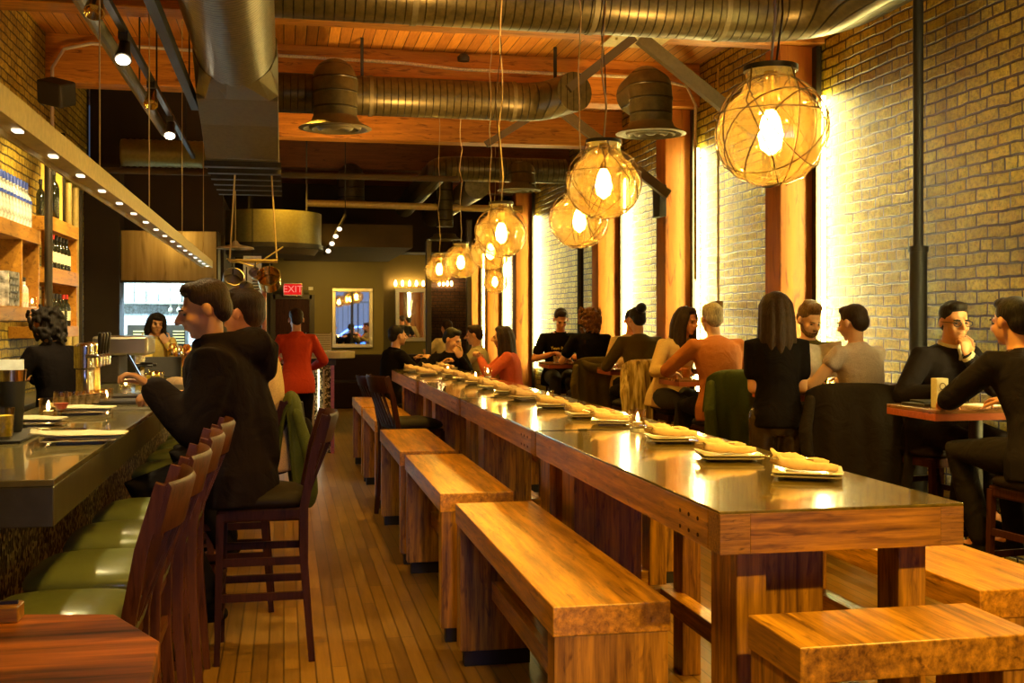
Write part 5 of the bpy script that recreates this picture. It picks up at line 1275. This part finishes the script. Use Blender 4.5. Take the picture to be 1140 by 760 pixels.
# things on the two-top tables
r = thing('paper_lantern', 'white printed paper candle lantern on the nearest wall-side table', 'lantern', (xat(1046, 5.85), 5.85, 1.05))
MB().box(-.038, .038, -.03, .03, 0, .17).build('paper_bag', 'linen', r, bevel=.004)
b = MB()
for k in range(5): b.tube([(-.022+.022*(j % 3), -.0315, .03+.018*k+.006*(j % 2)) for j in range(3)], .0018, 5)
b.tube([(.018*math.cos(a), -.0315, .125+.018*math.sin(a)) for a in [2*PI*j/12 for j in range(12)]], .002, 5, closed=True); b.build('printed_motif', 'ink', r)
tag(MB().box(-.13, .13, -.10, .10, 0, .018).build('menu_folder', 'black', bevel=.003, loc=(3.74, 6.0, 1.05), rot=(0, 0, .15)), 'black menu folder lying on the nearest wall-side table', 'menu')
tag(MB().box(-.12, .12, -.09, .09, 0, .012).build('menu_folder', 'black', bevel=.003, loc=(3.78, 6.01, 1.0685), rot=(0, 0, -.1)), 'black menu folder, upper of the two on the nearest wall-side table', 'menu')
tag(MB().box(-.09, .09, -.09, .09, 0, .006).build('paper_napkin', 'paper', loc=(4.03, 5.95, 1.05), rot=(0, 0, .3)), 'white paper napkin beside the paper lantern', 'napkin')
tumbler(3.42, 9.25, 1.05, 'amber drink glass on the table of the man in rust sweater', fill='amber', k=1.1)
tumbler(3.97, 9.4, 1.05, 'pale drink glass by the wall on the table of the man in rust sweater', fill='lime', k=1.2)
tumbler(3.2, 13.1, 1.05, 'small water glass on the table of the man in printed tee', fill='bottle_clear')
tag(MB().box(-.02, .02, -.13, .13, 0, .2).build('cake_stand_card', 'paper', loc=(4.3, 9.45, 1.2)), 'white table card by the brick wall on the rust-sweater table', 'card')
for o in [o for o in bpy.data.objects if o.name.startswith('cake_stand_card')]: o.name = 'table_card'; o.location = (4.06, 9.45, 1.05)

# foreground wooden table at lower left
r = thing('foreground_table', 'butcher-block high table corner in the near left foreground', 'table', (0, 0, 0)); r.name = 'butcher_table'
def gp(px, py, z):
    d = F*(EYE-z)/(py-357); lat = (px-570)/F*d
    return (lat*CS+d*SN, -lat*SN+d*CS)
tz = 1.03
poly = [gp(-10, 686, tz), gp(22, 683, tz), gp(128, 683, tz), gp(178, 713, tz), (gp(178, 713, tz)[0]+.03, 1.35), (-1.1, 1.35), (-1.1, gp(-10, 686, tz)[1])]
poly = [poly[1], poly[2], poly[3], poly[4], poly[5], (poly[5][0], poly[1][1])]
poly = poly[::-1]
MB().prism(poly, tz-.045, tz).build('table_top', 'butcher', r, bevel=.004)
c0 = sum(p[0] for p in poly)/6; c1 = sum(p[1] for p in poly)/6
MB().prism([(c0+(x-c0)*.93, c1+(y-c1)*.93) for x, y in poly], tz-.13, tz-.045).build('apron', 'butcher', r)
MB().box(-.75, -.68, 1.45, 1.52, 0, tz-.13).build('leg', 'stool', r); MB().box(-.36, -.29, 1.45, 1.52, 0, tz-.13).build('leg', 'stool', r)
MB().box(-.75, -.68, 1.80, 1.87, 0, tz-.13).build('leg', 'stool', r); MB().box(-.38, -.31, 1.78, 1.85, 0, tz-.13).build('leg', 'stool', r)
xx, yy = gp(10, 690, tz)
r = thing('menu_holder', 'small wooden block holder on the near butcher-block table', 'holder', (xx-.015, yy, tz))
MB().box(-.035, .035, -.025, .025, 0, .028).build('block', 'oakx', r, bevel=.003); MB().box(-.03, .03, -.004, .004, .028, .034).build('slot', 'black', r)

# ------------------------------------------------------------------ pendants
def make_pendant():
    r = thing('pendant_lamp', 'x', 'pendant lamp', (0, 0, 0), 0, 'glass jug pendant lamps over the long table')
    prof = [(.078, .185), (.074, .16), (.088, .12), (.098, .105), (.125, .085), (.155, .045), (.170, 0), (.165, -.05), (.142, -.10), (.10, -.145), (.05, -.165), (.012, -.168)]
    g = MB(); g.lathe(prof, (0, 0, 0), 32, caps=False); g.build('glass_globe', 'globe', r, smooth='all')
    MB().lathe([(.080, .180), (.083, .180), (.083, .196), (.02, .200)], (0, 0, 0), 28).build('collar', 'steeldk', r, smooth=True)
    b = MB()
    rad_at = lambda z: .178 if abs(z) < .001 else max(.02, .178*math.sqrt(max(0, 1-(z/.182)**2)))
    for k in range(9):
        ax = Vector((math.sin(k*1.9), math.cos(k*2.7), .35+.5*math.sin(k*1.3))).normalized(); u, v = frame_for(ax)
        off = .05*math.sin(k*2.1)
        pts = []
        for j in range(28):
            a = 2*PI*j/28; p = ax*off+(u*math.cos(a)+v*math.sin(a))*math.sqrt(.176**2-off**2)
            p.z *= .97; p = p-Vector((0, 0, 0)); pts.append(p)
        b.tube(pts, .0021, 5, closed=True)
    for k in range(4):
        a = k*PI/2+.4; pts = [(.083*math.cos(a), .083*math.sin(a), .185), (.10*math.cos(a+.1), .10*math.sin(a+.1), .118), (.15*math.cos(a+.25), .15*math.sin(a+.25), .07), (.176*math.cos(a+.5), .176*math.sin(a+.5), 0), (.14*math.cos(a+.8), .14*math.sin(a+.8), -.11), (.05*math.cos(a+1.2), .05*math.sin(a+1.2), -.168)]
        b.tube(pts, .0023, 5)
    b.tube([(.172*math.cos(2*PI*j/28), .172*math.sin(2*PI*j/28), .045) for j in range(28)], .002, 5, closed=True)
    b.build('wire_cage', 'wire', r)
    MB().lathe([(.02, .06), (.024, .11), (.020, .19)], (0, 0, 0), 16).build('socket', 'brass', r, smooth=True)
    MB().lathe([(.014, .06), (.028, .035), (.038, -.015), (.030, -.055), (.004, -.075)], (0, 0, 0), 18).build('bulb', 'bulb', r, smooth='all')
    return r
pd = [(858, 3.22, 145, 1.0), (672, 5.0, 203, 1.0), (645, 6.35, 244, 1.0), (558, 7.3, 258, 1.0), (546, 9.6, 279, 1.0), (513, 11.3, 291, 1.0), (489, 13.2, 299, 1.0), (551, 15.2, 313, 1.0)]
wh = ['nearest and largest, by the first bright wall strip', 'second from the viewer', 'third, hanging behind and below the second', 'fourth, above the far half of the table', 'fifth, partly hidden behind the fourth', 'sixth, between the fifth and seventh', 'seventh, farthest toward the aisle', 'eighth, lowest small round one near the far columns']
p0 = make_pendant()
for i, (px2, Y, pyy, k) in enumerate(pd):
    o = p0 if i == 0 else dup(p0)
    X = xat(px2, Y); Z = zat(pyy, X, Y)
    o.location = (X, Y, Z); o.rotation_euler = (0, 0, i*1.1); o['label'] = 'glass jug pendant lamp in wire cage, ' + wh[i]
for i, (px2, Y, pyy, k) in enumerate(pd):
    X = xat(px2, Y); Z = zat(pyy, X, Y); o = [q for q in COL.objects if q.name.startswith('pendant_lamp') and abs(q.location.y-Y) < 1e-3 and not q.parent][0]
    pts = []; n = 12; top = ZC-Z
    if 11.1 < Y < 11.5: top = 3.61-Z
    for j in range(n+1):
        t = j/n; a = .012 if j not in (0, n) else 0
        pts.append((a*math.sin(j*1.7+i), a*math.cos(j*2.3+i), .19+(top-.19)*t))
    MB().tube(pts, .0045, 6).build('cord', 'cord', o, smooth='all')
    if i in (0, 1, 3):
        pts2 = [(.02+.018*math.sin(j*1.3+i), .01*math.cos(j*2.1), .19+(top-.19)*j/n) for j in range(n+1)]
        MB().tube(pts2, .0035, 6).build('cord', 'wire', o, smooth='all')

# ------------------------------------------------------------------ street car for the mirror
r = thing('parked_car', 'bright blue parked car in the street outside the front window', 'car', (3.6, -9, -.05))
prof = [(-2.1, .25), (-2.15, .6), (-2.0, .82), (-1.3, .9), (-.7, 1.35), (.7, 1.42), (1.35, .98), (2.0, .9), (2.15, .6), (2.1, .25)]
MB().rings([[Vector((x, y, z)) for x, z in prof] for y in (-.85, .85)]).build('car_body', 'carblue', r, bevel=.05)
MB().rings([[Vector((x, y, z)) for x, z in ((-1.15, .93), (-.65, 1.28), (.62, 1.33), (1.15, .98))] for y in (-.87, .87)]).build('side_windows', 'black', r)
for x in (-1.35, 1.35):
    for y in (-.8, .8): MB().tube([(x, y-.1, .32), (x, y+.1, .32)], .33, 20).build('wheel', 'black', r)

# ------------------------------------------------------------------ lights
def area(name, loc, rot, sx, sy, power, c):
    l = bpy.data.lights.new(name, 'AREA'); l.shape = 'RECTANGLE'; l.size = sx; l.size_y = sy; l.energy = power; l.color = c
    o = bpy.data.objects.new(name, l); COL.objects.link(o); o.location = loc; o.rotation_euler = rot; o['kind'] = 'helper'; return o
def point(name, loc, power, c, r=.05):
    l = bpy.data.lights.new(name, 'POINT'); l.energy = power; l.color = c; l.shadow_soft_size = r
    o = bpy.data.objects.new(name, l); COL.objects.link(o); o.location = loc; return o
def spot(name, loc, tgt, power, c, ang=70, blend=.6, r=.04):
    l = bpy.data.lights.new(name, 'SPOT'); l.energy = power; l.color = c; l.spot_size = rad(ang); l.spot_blend = blend; l.shadow_soft_size = r
    o = bpy.data.objects.new(name, l); COL.objects.link(o); o.location = loc
    o.rotation_euler = (Vector(tgt)-Vector(loc)).to_track_quat('-Z', 'Y').to_euler(); return o
WARM = (1, .57, .07)
# daylight at the front door and window
dd = area('door_daylight', (.22, -2.40, 1.7), (rad(80), 0, 0), .4, 1.0, .9, (.36, .42, 1)); dd.data.spread = rad(24)
for x, y, p in ((1.0, .4, 36), (1.9, .4, 190), (3.2, 1.6, 60)): spot('front_fill', (x, y-1.0, 3.4), (x+.05, y+2.2, .4), p*2, WARM, 62, .8, .06)  # warm fill added behind the camera for faces turned toward it
area('street_daylight', (3.2, -3.0, 5.5), (rad(-62), 0, 0), 8, 2, 3500, (.6, .75, 1))
# downlights in the channel over the bar and the track spots
for y in (4.4, 6.0, 7.8, 9.8, 11.8): spot('channel_downlight', (xb-.055, y, zb-.01), (xb-.055-.35, y, 0), 40, (1, .80, .36), 120, .8, .03)
for y, t in ((7.45, (-1.9, 8.9, 1.6)), (10.4, (-2.1, 11.2, 1.6)), (6.35, (-.9, 5.6, 1.0)), (8.95, (-2.1, 9.8, 2.2))): spot('track_spot', (-.99, y, 3.17), t, 120, (1, .70, .28), 70, .7, .03)
# unseen fill spots added over aisle, tables and floor
for x, y, tx, ty, p in tuple((q[0], q[1], q[2], q[3], q[4]*2.2) for q in ((.4, 2.2, .5, 2.8, 60), (.2, 4.6, .6, 4.6, 55), (.9, 7.0, 1.0, 7.2, 60), (2.6, 5.2, 2.6, 5.0, 120), (2.7, 8.6, 2.8, 8.4, 70), (2.7, 3.4, 2.3, 3.8, 120), (1.2, 10.2, 1.1, 10.4, 60), (2.2, 12.6, 2.2, 12.6, 60), (0.2, 10.4, .1, 10.6, 40), (.1, 14.5, .2, 16.5, 60), (1.0, 17.6, 1.0, 20.9, 40))):
    spot('overhead_fill', (x, y, 3.55 if y < 16 else 2.55), (tx, ty, 0), p, WARM, 95, .8, .05)
# uplights grazing deck and beams
spot('bar_side_fill', (-.6, 8.2, 3.5), (1.1, 9.6, .9), 210, (1, .66, .12), 75, .8, .06)  # both bar-side spots are fill added for the tables' left faces
spot('bar_side_fill', (-.6, 5.0, 3.5), (1.1, 6.4, .9), 130, (1, .62, .12), 75, .8, .06)
spot('far_fill', (2.4, 14.2, 3.5), (2.2, 15.6, 1.2), 110, WARM, 70, .8, .06)  # fill added to brighten the standing figure at the far end
for x, y, p in ((1.2, 10.2, 30), (2.6, 10.0, 30), (.5, 13.4, 16), (2.8, 7.0, 25), (1.0, 6.6, 20), (-1.5, 9.9, 9)):
    spot('beam_uplight', (x, y, 2.9), (x, y+.9, 4.4), p*3, (1, .55, .16), 120, .9, .06)
area('kitchen_light', (-1.8, 15.9, 2.66), (0, 0, 0), .9, .9, 650, (.50, .78, 1))
spot('hood_highlight_fill', (-1.45, 11.8, 2.72), (-1.4, 14, 2.3), 10, (1, .64, .2), 80, .8, .12)  # added only to put a warm highlight on the hood
for y in (8.6, 10.6, 12): spot('shelf_fill', (-1.45, y-.5, 3.6), (-2.2, y, 2.0), 120, (1, .70, .25), 85, .8, .05)  # unseen fill added to brighten the left brick and shelves
for x in (.7, 2.4): spot('gold_wall_fill', (x, 19.2, 2.52), (x, 21.3, 1.6), 20, (1, .72, .25), 90, .8, .05)  # added fill that lifts the gold walls, no fitting behind it

w = bpy.data.worlds.new('dusk'); S.world = w; w.use_nodes = True
bg = w.node_tree.nodes['Background']; bg.inputs[0].default_value = (.45, .62, 1, 1); bg.inputs[1].default_value = .06

# ------------------------------------------------------------------ camera
c = bpy.data.cameras.new('camera'); co = bpy.data.objects.new('camera', c); COL.objects.link(co)
co.location = (0, 0, EYE); co.rotation_euler = (rad(90), 0, -TH)
c.sensor_width = 36; c.lens = F/1140*36; c.shift_y = -23/1140; c.clip_start = .05
S.camera = co
S.view_settings.view_transform = 'Standard'; S.view_settings.look = 'None'; S.view_settings.gamma = 1; S.view_settings.exposure = .65
S.view_settings.use_curve_mapping = False
cy = S.cycles
cy.use_denoising = True
cy.max_bounces = 8; cy.diffuse_bounces = 3; cy.glossy_bounces = 3; cy.transparent_max_bounces = 16
cy.caustics_reflective = False; cy.caustics_refractive = False; cy.sample_clamp_indirect = 4; cy.sample_clamp_direct = 0
# drop the unused stool prototype
for ch in list(s1.children): bpy.data.objects.remove(ch)
bpy.data.objects.remove(s1)
